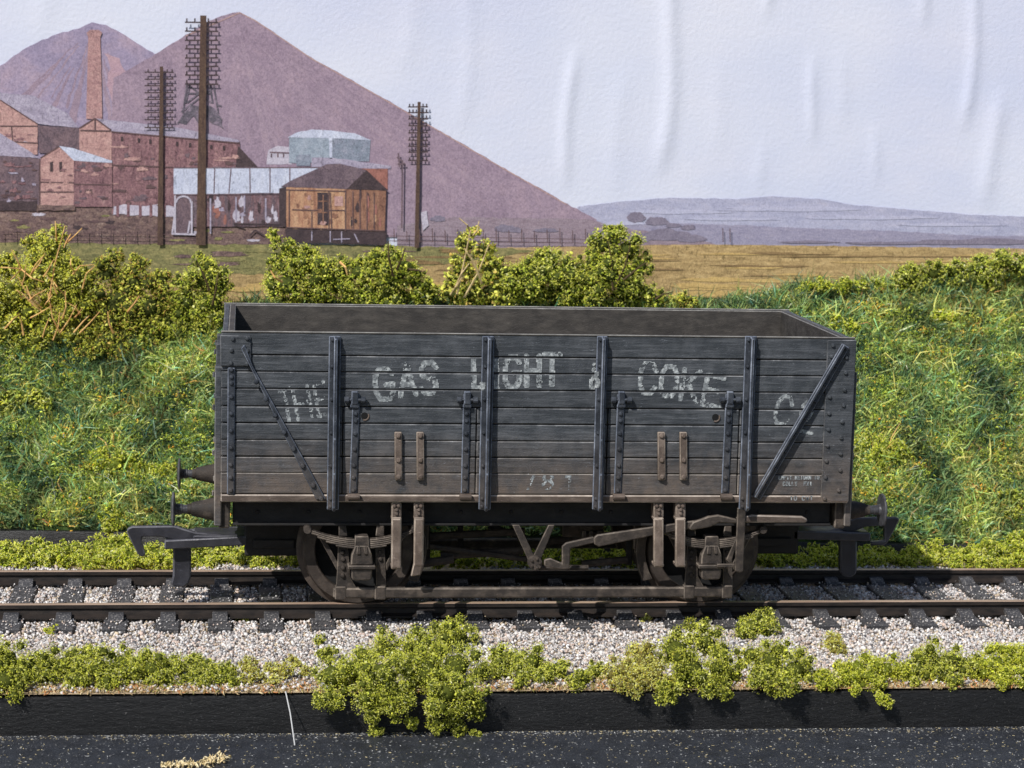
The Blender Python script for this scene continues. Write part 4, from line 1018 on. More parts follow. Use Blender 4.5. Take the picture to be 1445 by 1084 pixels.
# pale strand leaning against the board, tan scrap on the tabletop
a, b = at_y(403, 976, front_y(at_z(403, 976, ZB).x) - .02), at_z(416, 1052, ZTAB + .005)
st = MB().tube([a, a.lerp(b, .4) + Vector((.01, -.01, 0)), b], .0065, 6).build('glue_strand', M['strand'])
tag(st, 'thin pale strand hanging down the black board left of the biggest moss clump', 'strand')
sp = []
for k in range(260):
    u = random.random(); p = at_z(228 + 92 * u + random.gauss(0, 3), 1080 - 4 * u - (10 * max(0, u - .6) * 2.2) + random.gauss(0, 2.2 + 2 * u), ZTAB + .02 + .04 * u * random.random()); sp.append(p[:])
sp = np.array(sp); v, f, c = scatter(CURLV, CURLF, sp, rng.uniform(.02, .05, len(sp)), P3((206, 184, 140), (180, 160, 112), (220, 204, 166))[rng.integers(0, 3, len(sp))])
tag(big_mesh('fibre_scrap', v, f, c, M['stone']), 'tan scrap of fibre lying on the black tabletop', 'scrap')

# ================================================================== PRINTED BACKDROP
# one printed sheet: the sky sheet carries the creases, the printed scene is laid on it in thin flat shapes
bdrop = thing('backdrop', 'printed scenic backdrop sheet with creased pale sky, spoil heaps, colliery and fields', 'backdrop', (0, YBD, 0))
def m_print(name, stops, scale=3, stretch=(1, 1, 1), detail=7, grain=.35, fine=55, bump=.15, worn=None):
    t = NT(name, .75, .15)
    n1 = t.noise(scale, detail, t.mapping(stretch), .68, .6)
    c = t.ramp(n1, stops)
    g = t.noise(fine, 3, None, .6)
    c = t.mix(min(1, grain * 1.2), c, t.ramp(g, [(.3, (.45, .44, .47)), (.5, (.95, .95, .95)), (.7, (1.4, 1.38, 1.34))]), 'MULTIPLY')
    g2 = t.noise(13, 5, t.mapping((1.3, 1, 1)), .7, 2.5)
    c = t.mix(.7, c, t.ramp(g2, [(.32, (.66, .64, .68)), (.5, (1, 1, 1)), (.7, (1.25, 1.22, 1.2))]), 'MULTIPLY')
    if worn is None: worn = .75 if any(k in name for k in ('brick', 'hut', 'shed', 'roof', 'ground', 'meadow', 'field', 'tank')) else .2
    d1 = t.noise(5.5, 8, t.mapping((1.7, 1, .8)), .82, 2.5); d2 = t.noise(7, 8, t.mapping((.8, 1, 1.7)), .82, 2)
    c = t.mix(t.mul(t.mask(d1, .53, .63), worn), c, scl(stops[0][1], .42)); c = t.mix(t.mul(t.mask(d2, .56, .68), worn * .7), c, scl(stops[-1][1], 1.35))
    t.base(c); t.bump(t.noise(22, 3), bump, .02); return t.m
EB = 1.12
def B(r, g, b):
    k = .14; return A(r * (1 - k) + 172 * k, g * (1 - k) + 162 * k, b * (1 - k) + 182 * k, EB)
PM = {}
# sky: pale lilac grey paper with faint cloud, grain and woven bump
t = NT('printed_sky', .7, .2)
n1 = t.noise(.35, 5, t.mapping((1, 1, 2.2)))
c = t.ramp(n1, [(.3, A(206, 212, 236, 1.2)), (.5, A(212, 216, 237, 1.2)), (.7, A(220, 221, 238, 1.2))])
g = t.noise(26, 3); c = t.mix(.16, c, t.ramp(g, [(.3, (.8, .8, .82)), (.7, (1.12, 1.12, 1.1))]), 'MULTIPLY')
zz = t.mask(t.z(), 3.2, 6.8); c = t.mix(t.mul(t.mask(t.noise(.18, 2), .42, .58), .35), c, A(232, 234, 242, 1.15))
t.base(c); t.bump(t.noise(15, 4), .22, .03); PM['sky'] = t.m
PM['heap1'] = m_print('printed_far_heap', [(.25, B(132, 124, 152)), (.5, B(154, 142, 168)), (.75, B(178, 156, 170))], 1.3, (1, 1, 1.2), 8, .3, 34)
PM['heap2'] = m_print('printed_near_heap', [(.25, B(132, 112, 130)), (.5, B(154, 134, 150)), (.75, B(172, 148, 160))], 1.3, (1.3, 1, 1), 8, .34, 34)
PM['rim'] = m_print('printed_heap_rim', [(.3, B(168, 136, 138)), (.7, B(196, 164, 152))], 8)
PM['hill'] = m_print('printed_hill', [(.3, B(158, 162, 190)), (.55, B(178, 180, 204)), (.75, B(192, 190, 208))], 2.5, (1, 1, 4), 6, .25)
PM['hill2'] = m_print('printed_low_hill', [(.3, B(136, 134, 160)), (.6, B(158, 154, 176)), (.8, B(170, 162, 172))], 5, (1, 1, 5), 6, .3)
PM['tree'] = m_print('printed_far_tree', [(.3, B(112, 106, 124)), (.7, B(140, 132, 148))], 12)
PM['flat'] = m_print('printed_heap_foot', [(.3, B(130, 112, 122)), (.6, B(154, 138, 148)), (.8, B(172, 160, 166))], 6, (1, 1, 4), 7, .4)
PM['field'] = m_print('printed_field', [(.25, B(120, 104, 56)), (.42, B(166, 138, 86)), (.58, B(194, 164, 106)), (.75, B(218, 192, 132))], 4, (1, 1, 4.5), 9, .4, 40)
PM['meadow'] = m_print('printed_meadow', [(.28, B(84, 88, 48)), (.46, B(122, 120, 70)), (.6, B(150, 142, 84)), (.74, B(186, 170, 110))], 6, (1, 1, 3), 9, .45, 40)
PM['earth'] = m_print('printed_rough_ground', [(.28, B(60, 46, 46)), (.45, B(104, 82, 78)), (.6, B(128, 104, 92)), (.74, B(182, 160, 146))], 9, (1, 1, 1.6), 9, .6, 45)
PM['pink'] = m_print('printed_pink_brick', [(.25, B(156, 116, 112)), (.5, B(188, 146, 138)), (.75, B(208, 170, 158))], 6, (1, 1, 1.8), 8, .45, 50)
PM['brick'] = m_print('printed_brown_brick', [(.25, B(78, 54, 60)), (.45, B(126, 90, 94)), (.6, B(148, 110, 110)), (.75, B(176, 142, 138))], 7, (2.4, 1, .7), 9, .6, 45)
PM['brickd'] = m_print('printed_dark_brick', [(.25, B(74, 64, 72)), (.5, B(104, 86, 92)), (.75, B(128, 104, 106))], 5, (1.5, 1, 1), 9, .5, 45)
PM['slate'] = m_print('printed_slate_roof', [(.25, B(138, 130, 150)), (.5, B(166, 158, 178)), (.75, B(190, 184, 200))], 6, (1, 1, 2), 8, .4)
PM['light'] = m_print('printed_light_roof', [(.25, B(176, 184, 206)), (.5, B(200, 208, 228)), (.75, B(214, 220, 236))], 4, (2, 1, .7), 7, .3)
PM['chim'] = m_print('printed_chimney_brick', [(.25, B(150, 112, 112)), (.5, B(178, 136, 132)), (.75, B(196, 160, 152))], 7, (1, 1, 2), 8, .45)
PM['dark'] = m_print('printed_dark', [(.3, B(44, 36, 38)), (.7, B(74, 60, 60))], 9, (1, 1, 1), 8, .6)
PM['line'] = m_print('printed_line', [(.3, B(76, 58, 58)), (.7, B(104, 80, 78))], 9)
PM['pole'] = m_print('printed_pole_timber', [(.3, B(58, 42, 36)), (.55, B(82, 62, 48)), (.8, B(112, 90, 66))], 7, (4, 1, 1), 8, .4)
PM['pale'] = m_print('printed_pale_paint', [(.3, B(176, 168, 184)), (.7, B(206, 202, 214))], 9)
PM['green'] = m_print('printed_winding_gear', [(.3, B(66, 64, 72)), (.5, B(98, 92, 102)), (.66, B(146, 130, 146))], 9, (1, 1, 1), 9, .6)
PM['tank'] = m_print('printed_tank', [(.25, B(128, 144, 158)), (.5, B(152, 166, 180)), (.75, B(172, 180, 194))], 7, (1, 1, 1), 8, .4)
PM['tank2'] = m_print('printed_tank_side', [(.25, B(112, 128, 140)), (.5, B(132, 142, 158)), (.75, B(156, 160, 176))], 7, (1, 1, 1), 8, .5)
PM['hutroof'] = m_print('printed_hut_roof', [(.25, B(76, 64, 72)), (.5, B(102, 86, 94)), (.75, B(126, 108, 112))], 8, (1, 1, 1), 8, .5)
PM['hutf'] = m_print('printed_hut_boards', [(.25, B(126, 84, 66)), (.42, B(168, 120, 90)), (.58, B(196, 152, 114)), (.75, B(216, 184, 148))], 3.4, (3.5, 1, .8), 8, .4)
PM['huts'] = m_print('printed_hut_side', [(.25, B(92, 60, 50)), (.5, B(138, 96, 74)), (.75, B(172, 130, 100))], 4, (5, 1, .5), 8, .45)
PM['shedw'] = m_print('printed_shed_wall', [(.2, B(56, 46, 52)), (.45, B(96, 82, 88)), (.6, B(120, 88, 90)), (.8, B(146, 138, 148))], 4, (4, 1, .7), 8, .55)
PM['redbrick'] = m_print('printed_red_brick', [(.3, B(134, 84, 74)), (.7, B(170, 112, 96))], 8)

# creased sky sheet
NXs, NZs = 620, 120; sx = np.linspace(-15, 17, NXs); sz = np.linspace(-.6, 9.2, NZs)
creases = [(800, 60, 270, 9, .8), (655, -60, 190, 13, .35), (940, -80, 250, 12, 1.0), (1087, -60, 30, 8, .8), (1145, 70, 210, 8, .7), (1232, 170, 270, 8, .45),
           (1300, -60, 45, 9, .8), (1368, -80, 190, 9, .9), (1398, 120, 300, 13, .8), (1185, 60, 190, 11, .3), (1010, 80, 230, 14, .25), (60, -80, 60, 16, .3), (575, -80, 110, 16, .3), (870, 90, 290, 15, .3), (1075, 190, 290, 10, .35)]
CR = [(at_y(a, (t0 + t1) / 2, YBD).x, at_y(a, t1, YBD).z, at_y(a, t0, YBD).z, w_ * pxs(YBD), am) for a, t0, t1, w_, am in creases]
X_, Z_ = np.meshgrid(sx, sz, indexing='ij'); D_ = np.zeros_like(X_)
for k, (xc, z0, z1, w_, am) in enumerate(CR):
    xw = xc + .05 * np.sin(Z_ * 2.1 + k) + .03 * (Z_ - z0)
    D_ += am * .03 * np.exp(-((X_ - xw) / w_) ** 2) * np.clip((Z_ - z0) / .45, 0, 1) * np.clip((z1 - Z_) / .45, 0, 1)
vs = np.stack([X_, YBD - D_, Z_], -1).reshape(-1, 3)
fs = [(i * NZs + j, (i + 1) * NZs + j, (i + 1) * NZs + j + 1, i * NZs + j + 1) for i in range(NXs - 1) for j in range(NZs - 1)]
sky_o = MB().raw(vs, fs).build('sky', PM['sky'], bdrop, 'creased pale lilac sky', recalc=False, smooth=180)

LAYER = [0]
def flat(pts, mat, parent, name, layer, label=None, rough=0, seed=0, wp=None):
    """printed flat shape: outline given on the photo, laid on the sheet"""
    Y = YBD - .012 - .002 * layer
    if rough:
        q = []
        for i in range(len(pts)):
            a, b = pts[i], pts[(i + 1) % len(pts)]; n_ = max(1, int(math.dist(a, b) / 7))
            for k in range(n_):
                u = k / n_; x, y = a[0] + (b[0] - a[0]) * u, a[1] + (b[1] - a[1]) * u
                q.append((x + rough * mnoise.noise((x * .13, y * .13, seed)), y + rough * mnoise.noise((x * .11 + 9, y * .13, seed + 3))))
        pts = q
    v = [at_y(px, py, Y) for px, py in pts]
    mb = MB(); mb.raw(v, [tuple(range(len(v)))])
    o = mb.build(name, PM[mat], parent, label, recalc=False, smooth=0)
    if o.data.polygons[0].normal.y > 0: o.data.flip_normals()
    return o
def lines(segs, w_, mat, parent, name, layer, label=None):
    Y = YBD - .012 - .002 * layer; mb = MB()
    for k, (a, b) in enumerate(segs):
        d = Vector((b[0] - a[0], b[1] - a[1])).normalized(); n_ = Vector((-d.y, d.x)) * w_ / 2
        mb.raw([at_y(p[0] + s_ * n_.x, p[1] + s_ * n_.y, Y - .0002 * (k % 9)) for p, s_ in ((a, 1), (b, 1), (b, -1), (a, -1))], [(0, 1, 2, 3)])
    return mb.build(name, PM[mat], parent, label, smooth=0)

h1 = flat([(-400, 300), (-120, 190), (0, 93), (40, 66), (80, 48), (112, 40), (130, 32), (150, 36), (172, 47), (200, 66), (222, 78), (262, 110), (330, 220), (300, 320), (-400, 330)], 'heap1', bdrop, 'spoil_heap', 1, 'lilac spoil heap behind the chimney', 1.6)
h2 = flat([(219, 77), (262, 50), (300, 27), (320, 20), (338, 17), (360, 28), (400, 55), (440, 82), (483, 105), (524, 129), (568, 154), (616, 182), (665, 210), (700, 231), (760, 265), (800, 288), (842, 310), (842, 335), (150, 335), (160, 110)], 'heap2', bdrop, 'spoil_heap', 2, 'large mauve conical spoil heap', 1.8, 4)
PM['gully'] = m_print('printed_gully', [(.25, B(136, 116, 134)), (.5, B(151, 131, 147)), (.75, B(168, 144, 156))], 3, (1, 1, 1), 7, .3)
PM['scree'] = m_print('printed_scree', [(.25, B(142, 122, 138)), (.5, B(158, 138, 153)), (.75, B(174, 150, 161))], 3, (1, 1, 1), 7, .3)
PM['burn'] = m_print('printed_burnt_shale', [(.3, B(170, 140, 158)), (.7, B(192, 158, 162))], 3, (1, 1, 1), 7, .3)
def gullies(apex, base_x, base_y, n_, lay, heap):
    for k in range(n_):
        u = (k + random.uniform(.1, .9)) / n_; bx = base_x[0] + (base_x[1] - base_x[0]) * u; t0, t1 = random.uniform(.06, .4), random.uniform(.6, .95)
        P0 = (apex[0] + (bx - apex[0]) * t0, apex[1] + (base_y - apex[1]) * t0); P1 = (apex[0] + (bx - apex[0]) * t1, apex[1] + (base_y - apex[1]) * t1)
        w_ = random.uniform(2, 7)
        flat([(P0[0] - 1, P0[1]), (P0[0] + 1, P0[1]), (P1[0] + w_, P1[1] - 3), (P1[0], P1[1] + 4), (P1[0] - w_, P1[1])], random.choice(('gully', 'gully', 'scree')), heap, 'gully', lay + .03 * k, None, 3, k * 1.7)
gullies((332, 24), (200, 780), 310, 22, 2.05, h2)
gullies((134, 36), (-40, 215), 190, 12, 1.05, h1)
flat([(150, 75), (168, 82), (180, 110), (196, 140), (180, 158), (160, 150), (150, 120), (156, 98)], 'burn', h1, 'burnt_shale', 1.6, None, 5, 3)
lines([((338, 18), (360, 29)), ((360, 29), (400, 56)), ((400, 56), (440, 83)), ((440, 83), (524, 130)), ((524, 130), (616, 183)), ((616, 183), (700, 232)), ((700, 232), (800, 289)), ((262, 51), (338, 18))], 1.6, 'rim', h2, 'heap_rim', 3)
flat([(815, 292), (870, 285), (950, 279), (1040, 281), (1090, 277), (1160, 281), (1200, 289), (1290, 296), (1370, 303), (1445, 306), (1700, 308), (1900, 316), (1900, 352), (815, 352)], 'hill', bdrop, 'distant_hill', 1, 'pale blue distant hill', 1.2, 2)
flat([(840, 322), (920, 314), (1040, 318), (1130, 322), (1260, 326), (1380, 333), (1900, 334), (1900, 356), (840, 356)], 'hill2', bdrop, 'low_hill', 2, 'lower violet wooded slope', 1.8, 3)
flat([(560, 318), (640, 306), (740, 308), (830, 309), (880, 322), (960, 332), (1010, 345), (1010, 352), (560, 352)], 'flat', bdrop, 'heap_foot', 3, None, 2, 5)
BL = [0]
def blob(cx_, cy_, w_, h_, mat, layer, name, seed=0, parent=None, ragged=.35):
    BL[0] += 1; layer = layer + .05 + .1 * (BL[0] % 26)
    pts = []
    for k in range(30):
        a = 2 * math.pi * k / 30; r_ = 1 + ragged * mnoise.noise((math.cos(a) * 2.2 + seed, math.sin(a) * 2.2, seed * .7)) + random.uniform(-.07, .07)
        pts.append((cx_ + w_ * math.cos(a) * r_, cy_ - h_ * math.sin(a) * r_ * (1 if math.sin(a) > 0 else .5)))
    return flat(pts, mat, parent or bdrop, name, layer)
PM['haze'] = m_print('printed_haze_band', [(.3, B(178, 182, 208)), (.7, B(192, 192, 214))], 3, (1, 1, 5), 7, .2)
PM['streak'] = m_print('printed_field_streak', [(.3, B(120, 96, 58)), (.7, B(150, 122, 76))], 5, (1, 1, 5), 8, .4)
PM['gold'] = m_print('printed_gold_grass', [(.3, B(190, 156, 88)), (.7, B(216, 184, 112))], 4, (1, 1, 4), 8, .4)
for k, (x, y, w_, h_, m_) in enumerate(((960, 300, 70, 4, 'haze'), (1120, 296, 90, 5, 'haze'), (1230, 308, 80, 4, 'haze'), (1340, 318, 70, 3, 'haze'), (1040, 310, 60, 3, 'haze'), (880, 316, 40, 3, 'haze'))): blob(x, y, w_, h_, m_, 3, 'hill_band', k, None, .5)
for k, (x, y, w_, h_) in enumerate(((898, 309, 13, 10), (922, 314, 11, 8), (934, 314, 9, 7), (950, 319, 12, 4), (972, 322, 10, 5), (940, 334, 34, 11), (975, 338, 22, 8), (905, 338, 14, 7), (712, 324, 14, 7), (728, 326, 9, 5), (618, 310, 11, 6), (845, 330, 12, 5), (660, 328, 16, 4), (770, 326, 18, 4))): blob(x, y, w_, h_, 'tree', 4, 'printed_tree', k * 1.7)
for k, (x, y, w_, h_) in enumerate(((1330, 343, 60, 5), (1400, 342, 70, 6), (1240, 344, 50, 3), (1140, 342, 40, 2.5))): blob(x, y, w_, h_, 'tree', 4, 'hedge', k + 9, None, .5)
fl = flat([(560, 349), (700, 350), (900, 346), (1000, 345), (1240, 348), (1445, 351), (1900, 356), (1900, 470), (560, 470)], 'field', bdrop, 'field', 5, 'brown grass field', 1.2, 6)
flat([(-400, 340), (0, 338), (250, 342), (560, 347), (700, 350), (760, 354), (640, 372), (500, 384), (380, 388), (280, 384), (180, 398), (-400, 412)], 'meadow', bdrop, 'meadow', 7, 'olive meadow', 2.5, 7)
flat([(-400, 384), (180, 384), (280, 380), (500, 380), (640, 370), (760, 354), (900, 380), (900, 480), (-400, 480)], 'field', bdrop, 'field', 6, 'tan grass field', 2, 8)
for k in range(26): blob(random.uniform(640, 1440), 356 + 34 * random.random() ** 1.3, random.uniform(25, 80), random.uniform(.8, 2.2), 'streak' if k % 3 else 'gold', 7, 'field_streak', k * 2.3, None, .6)
for k in range(9): blob(random.uniform(940, 1130), random.uniform(390, 420), random.uniform(30, 60), random.uniform(2, 5), 'gold', 7, 'field_streak', k * 3.1, None, .6)
for k in range(16): blob(random.uniform(120, 660), random.uniform(352, 378), random.uniform(14, 46), random.uniform(2, 5), 'earth' if k % 4 == 0 else ('meadow' if k % 2 else 'streak'), 8, 'meadow_patch', k * 1.3, None, .6)
for k in range(7): blob(random.uniform(310, 390) if k % 2 else random.uniform(580, 640), random.uniform(398, 425), random.uniform(20, 40), random.uniform(4, 8), 'gold', 8, 'meadow_patch', k * 1.9, None, .6)
flat([(-400, 282), (60, 286), (160, 292), (245, 300), (300, 312), (400, 316), (410, 345), (250, 345), (0, 342), (-400, 345)], 'earth', bdrop, 'rough_ground', 8, 'dark rough ground before the brick buildings', 2.5, 9)

def building(name, label): 
    o = bpy.data.objects.new(name, None); o.empty_display_size = .1; col.objects.link(o); o.parent = bdrop; o['label'] = label; ORG[o.name] = ORG[bdrop.name]; return o
# far-left works
b1 = building('brick_building', 'printed gabled brick works at the left edge')
flat([(-180, 176), (-60, 106), (0, 140), (53, 174), (53, 218), (-180, 230)], 'pink', b1, 'gable_wall', 9, None, .8)
flat([(-60, 96), (0, 131), (47, 135), (95, 160), (112, 181), (53, 175), (0, 141), (-60, 108), (-184, 180), (-184, 170)], 'slate', b1, 'roof', 10, None, .8)
flat([(53, 177), (112, 181), (112, 216), (55, 216)], 'brickd', b1, 'side_wall', 9, None, .6)
lines([((0, 141), (53, 175)), ((0, 178), (53, 178)), ((16, 179), (18, 202)), ((20, 200), (53, 202))], 1.5, 'line', b1, 'brick_band', 12)
b4 = building('brick_building', 'printed long brick works below the chimney')
flat([(112, 181), (134, 167), (157, 184), (158, 228), (140, 225), (112, 214)], 'pink', b4, 'gable_wall', 9, None, .6)
flat([(134, 167), (160, 170), (250, 180), (338, 198), (337, 202), (157, 185), (140, 172)], 'slate', b4, 'roof', 10, None, .6)
flat([(157, 185), (338, 201), (340, 240), (246, 242), (246, 302), (158, 302)], 'brick', b4, 'side_wall', 9, None, .8)
flat([(336, 206), (364, 236), (332, 238)], 'dark', b4, 'lean_to', 10, None, .6)
lines([((112, 181), (134, 167)), ((134, 167), (157, 184)), ((113, 184), (156, 185)), ((134, 168), (134, 183)), ((158, 233), (244, 236)), ((157, 186), (338, 202))], 1.8, 'line', b4, 'brick_band', 12)
lines([((x, 192 + (x - 160) * .09), (x, 198 + (x - 160) * .09)) for x in (172, 196, 212, 250, 268, 298, 316)], 3.2, 'dark', b4, 'window', 12)
flat([(160, 292), (182, 288), (190, 290), (206, 291), (222, 288), (246, 292), (246, 306), (160, 303)], 'pale', b4, 'whitewash', 11, None, 2.5, 4)
lines([((x, 286), (x, 306)) for x in (166, 181, 198, 213, 232)], 4, 'brick', b4, 'buttress', 12)
b2 = building('brick_building', 'printed low slate-roofed brick shed at the left edge')
flat([(-300, 215), (0, 219), (55, 224), (55, 293), (-300, 293)], 'brickd', b2, 'wall', 12, None, .8)
flat([(-300, 180), (0, 188), (28, 205), (56, 223), (0, 220), (-300, 218)], 'slate', b2, 'roof', 13, None, .8)
flat([(-300, 283), (52, 284), (52, 297), (-300, 298)], 'dark', b2, 'wall_foot', 14, None, 2)
b3 = building('brick_building', 'printed small gabled pink brick house with two slit windows')
flat([(57, 223), (83, 207), (104, 226), (104, 291), (55, 291)], 'pink', b3, 'gable_wall', 15, None, .6)
flat([(104, 226), (158, 229), (158, 292), (104, 292)], 'brick', b3, 'side_wall', 15, None, .8)
flat([(83, 206), (103, 209), (158, 227), (158, 230), (104, 227)], 'light', b3, 'roof', 16, None, .6)
for x in (72.5, 85.5): flat([(x - 2, 229), (x + 2, 228), (x + 2, 242), (x - 2, 242)], 'dark', b3, 'window', 17, None, .5)
lines([((57, 257), (104, 258)), ((57, 271), (104, 271)), ((57, 223), (83, 207)), ((104, 260), (156, 261)), ((56, 224), (56, 291))], 1.6, 'line', b3, 'brick_band', 17)
flat([(52, 289), (106, 290), (106, 297), (52, 297)], 'earth', b3, 'foundation', 18, None, 1.5)
for k in range(70):
    x, y = random.uniform(160, 332), random.uniform(203, 296)
    if y < 196 + (x - 157) * .1 + 8 or (x > 240 and y > 236): continue
    blob(x, y, random.uniform(2, 11), random.uniform(1.2, 5), random.choice(('brickd', 'pink', 'brick', 'line', 'brickd')), 10, 'brick_patch', k * .9, b4, .7)
for k in range(26): blob(random.uniform(0, 50), random.uniform(228, 288), random.uniform(2, 8), random.uniform(1.2, 4), random.choice(('brick', 'line', 'brick', 'slate')), 14, 'brick_patch', k * 1.1, b2, .7)
for k in range(18): blob(random.uniform(108, 154), random.uniform(234, 288), random.uniform(2, 7), random.uniform(1.2, 4), random.choice(('brickd', 'line', 'pink')), 15.2, 'brick_patch', k * 1.1, b3, .7)
for k in range(14): blob(random.uniform(61, 100), random.uniform(228, 286), random.uniform(2, 5), random.uniform(1, 2.5), random.choice(('brick', 'brick', 'pink')), 15.2, 'brick_patch', k * 1.3, b3, .7)
for k in range(10): blob(random.uniform(3, 50), random.uniform(180, 212), random.uniform(2, 6), random.uniform(1, 3), random.choice(('brick', 'brick', 'pale')), 9, 'brick_patch', k * 1.3, b1, .7)
for k in range(40): blob(random.uniform(5, 390), random.uniform(298, 340), random.uniform(3, 12), random.uniform(1, 3.5), random.choice(('dark', 'pale', 'meadow', 'line', 'line')), 8, 'scrub', k * 1.7, bdrop, .7)
ch = flat([(124.5, 50), (141.5, 50), (144.5, 168), (121.5, 168)], 'chim', bdrop, 'chimney', 8, 'tall tapered brick chimney', .4)
flat([(122, 46), (127, 42), (139, 42), (144, 46), (142, 52), (124, 52)], 'chim', ch, 'chimney_cap', 9, None, .5)
wt = building('winding_tower', 'printed colliery winding tower behind the tall pole')
flat([(252, 172), (262, 158), (270, 149), (296, 148), (306, 154), (316, 182), (302, 174), (292, 168), (284, 178), (272, 166), (262, 176)], 'green', wt, 'engine_house', 5, None, 4, 3)
lines([((258, 160), (264, 118)), ((262, 146), (268, 118)), ((308, 160), (301, 118)), ((256, 158), (300, 124)), ((300, 146), (296, 118)), ((268, 118), (296, 118)), ((265, 132), (298, 132)), ((266, 120), (298, 145)), ((296, 120), (264, 145)), ((250, 175), (270, 148)), ((305, 148), (313, 150))], 2.2, 'green', wt, 'headframe', 6)
# tank house
tk = building('tank_house', 'printed blue grey tank house with curved roof')
flat([(378, 212), (392, 206), (410, 208), (412, 232), (376, 232)], 'pale', tk, 'annexe', 4, None, 1.5)
lines([((381, 215), (408, 216)), ((383, 217), (383, 222)), ((392, 217), (392, 222)), ((400, 217), (400, 222))], 2, 'brickd', tk, 'annexe_window', 6)
flat([(408, 192), (467, 193), (467, 230), (408, 230)], 'tank', tk, 'wall', 5, None, .8)
flat([(467, 194), (523, 198), (521, 228), (467, 226)], 'tank2', tk, 'side_wall', 5, None, .8)
flat([(406, 194), (418, 187), (440, 183), (466, 184), (500, 188), (524, 198), (466, 195)], 'light', tk, 'roof', 6, None, .8)
flat([(464, 185), (469, 185), (469, 224), (465, 224)], 'light', tk, 'corner_post', 7)
flat([(418, 219), (438, 218), (438, 234), (418, 234)], 'tank2', tk, 'door', 7, None, .5)
flat([(440, 222), (470, 223), (552, 234), (552, 238), (520, 238), (440, 236)], 'slate', tk, 'lower_roof', 7, None, 1)
flat([(500, 236), (547, 238), (547, 268), (520, 268)], 'redbrick', tk, 'brick_wall', 6, None, .6)
# open shed with white roof
sh = building('open_shed', 'printed open shed with pale sheeted roof beside the wooden hut')
flat([(272, 272), (400, 271), (400, 320), (272, 320)], 'shedw', sh, 'wall', 17, None, 1.2)
flat([(248, 276), (272, 276), (272, 332), (246, 332)], 'brickd', sh, 'arch_opening', 18, None, .8)
flat([(245, 238), (300, 236), (400, 236), (456, 237), (412, 262), (400, 272), (300, 274), (245, 274)], 'light', sh, 'roof', 20.4, None, .6)
lines([((303, 238), (302, 273)), ((326, 238), (323, 273)), ((352.5, 237), (353, 272)), ((381, 237), (381, 272)), ((409, 237), (409, 260)), ((246, 275), (400, 273.5)), ((245, 237), (456, 236.5))], 1.6, 'brickd', sh, 'roof_seam', 20.9)
arch = [((247, 330), (247, 276)), ((270.5, 330), (270.5, 284)), ((265, 330), (268, 312))] + [((259 - 10.5 * math.cos(a), 286 - 9 * math.sin(a)), (259 - 10.5 * math.cos(a + .4), 286 - 9 * math.sin(a + .4))) for a in np.arange(0, 3.1, .4)] + [((242, 330), (276, 331)), ((243, 330), (247, 300))]
lines(arch, 2.6, 'pale', sh, 'arch_frame', 21)
lines([((333, 278), (333, 314)), ((297, 280), (297, 330)), ((345, 276), (345, 300)), ((375, 280), (375, 310))], 2.2, 'slate', sh, 'shed_post', 20)
for k in range(22): blob(random.uniform(296, 392), random.uniform(282, 314), random.uniform(1.5, 5), random.uniform(3, 12), random.choice(('brickd', 'dark', 'slate', 'redbrick', 'pale', 'dark')), 17.2, 'wall_stain', k * 1.3, sh, .6)
lines([((330, 316), (398, 317)), ((332, 318), (345, 322)), ((352, 333), (360, 325)), ((360, 325), (372, 332))], 2.2, 'dark', sh, 'trestle', 21)
# wooden hut
ht = building('wooden_hut', 'printed orange boarded wooden hut with dark roof')
flat([(394, 266), (404, 264), (404, 322), (394, 316)], 'dark', ht, 'side_wall', 22, None, .5)
flat([(404, 264), (488, 267), (488, 326), (403, 323)], 'hutf', ht, 'front_wall', 22, None, .5)
flat([(488, 265), (545, 269), (543, 327), (488, 326)], 'huts', ht, 'end_wall', 22, None, .5)
for k in range(16): blob(random.uniform(410, 484), random.uniform(274, 318), random.uniform(2, 6), random.uniform(2, 6), random.choice(('huts', 'hutf', 'pink')), 22, 'board_stain', k * 1.3, ht, .6)
for k in range(14): blob(random.uniform(492, 540), random.uniform(276, 320), random.uniform(1.2, 2.5), random.uniform(4, 12), random.choice(('hutf', 'dark', 'redbrick')), 22, 'board_stain', k * 1.3, ht, .6)
flat([(396, 264), (406, 257), (461, 232), (480, 231), (517, 240), (489, 267), (404, 264)], 'hutroof', ht, 'roof', 23, None, .7)
flat([(517, 240), (548, 269), (489, 267)], 'dark', ht, 'gable', 24, None, .6)
flat([(448, 272), (463, 272), (463, 318), (448, 317)], 'dark', ht, 'door', 24, None, .8)
flat([(472, 277), (484, 277), (484, 291), (472, 291)], 'pink', ht, 'notice', 24, None, .6)
lines([((404, 268), (488, 270)), ((412, 296), (448, 297)), ((464, 297), (488, 297)), ((464, 270), (464, 325)), ((440, 298), (440, 324)), ((408, 267), (408, 322)), ((466, 272), (468, 325)), ((487.5, 268), (487.5, 326)), ((498, 270), (498, 326)), ((508, 270), (508, 326)), ((518, 271), (518, 326)), ((528, 272), (528, 326)), ((404, 321), (543, 326))], 1.5, 'line', ht, 'boarding', 25)
lines([((456, 275), (456, 316)), ((449, 284), (462, 284)), ((449, 300), (462, 300))], 1.4, 'huts', ht, 'door_frame', 25)
flat([(402, 322), (545, 327), (546, 346), (404, 342)], 'dark', ht, 'undercroft', 22, None, 1.5)
lines([((466, 326), (466, 342)), ((482, 327), (482, 343)), ((470, 338), (494, 337)), ((500, 330), (506, 342)), ((440, 326), (440, 340))], 1.5, 'slate', ht, 'hut_pier', 25)
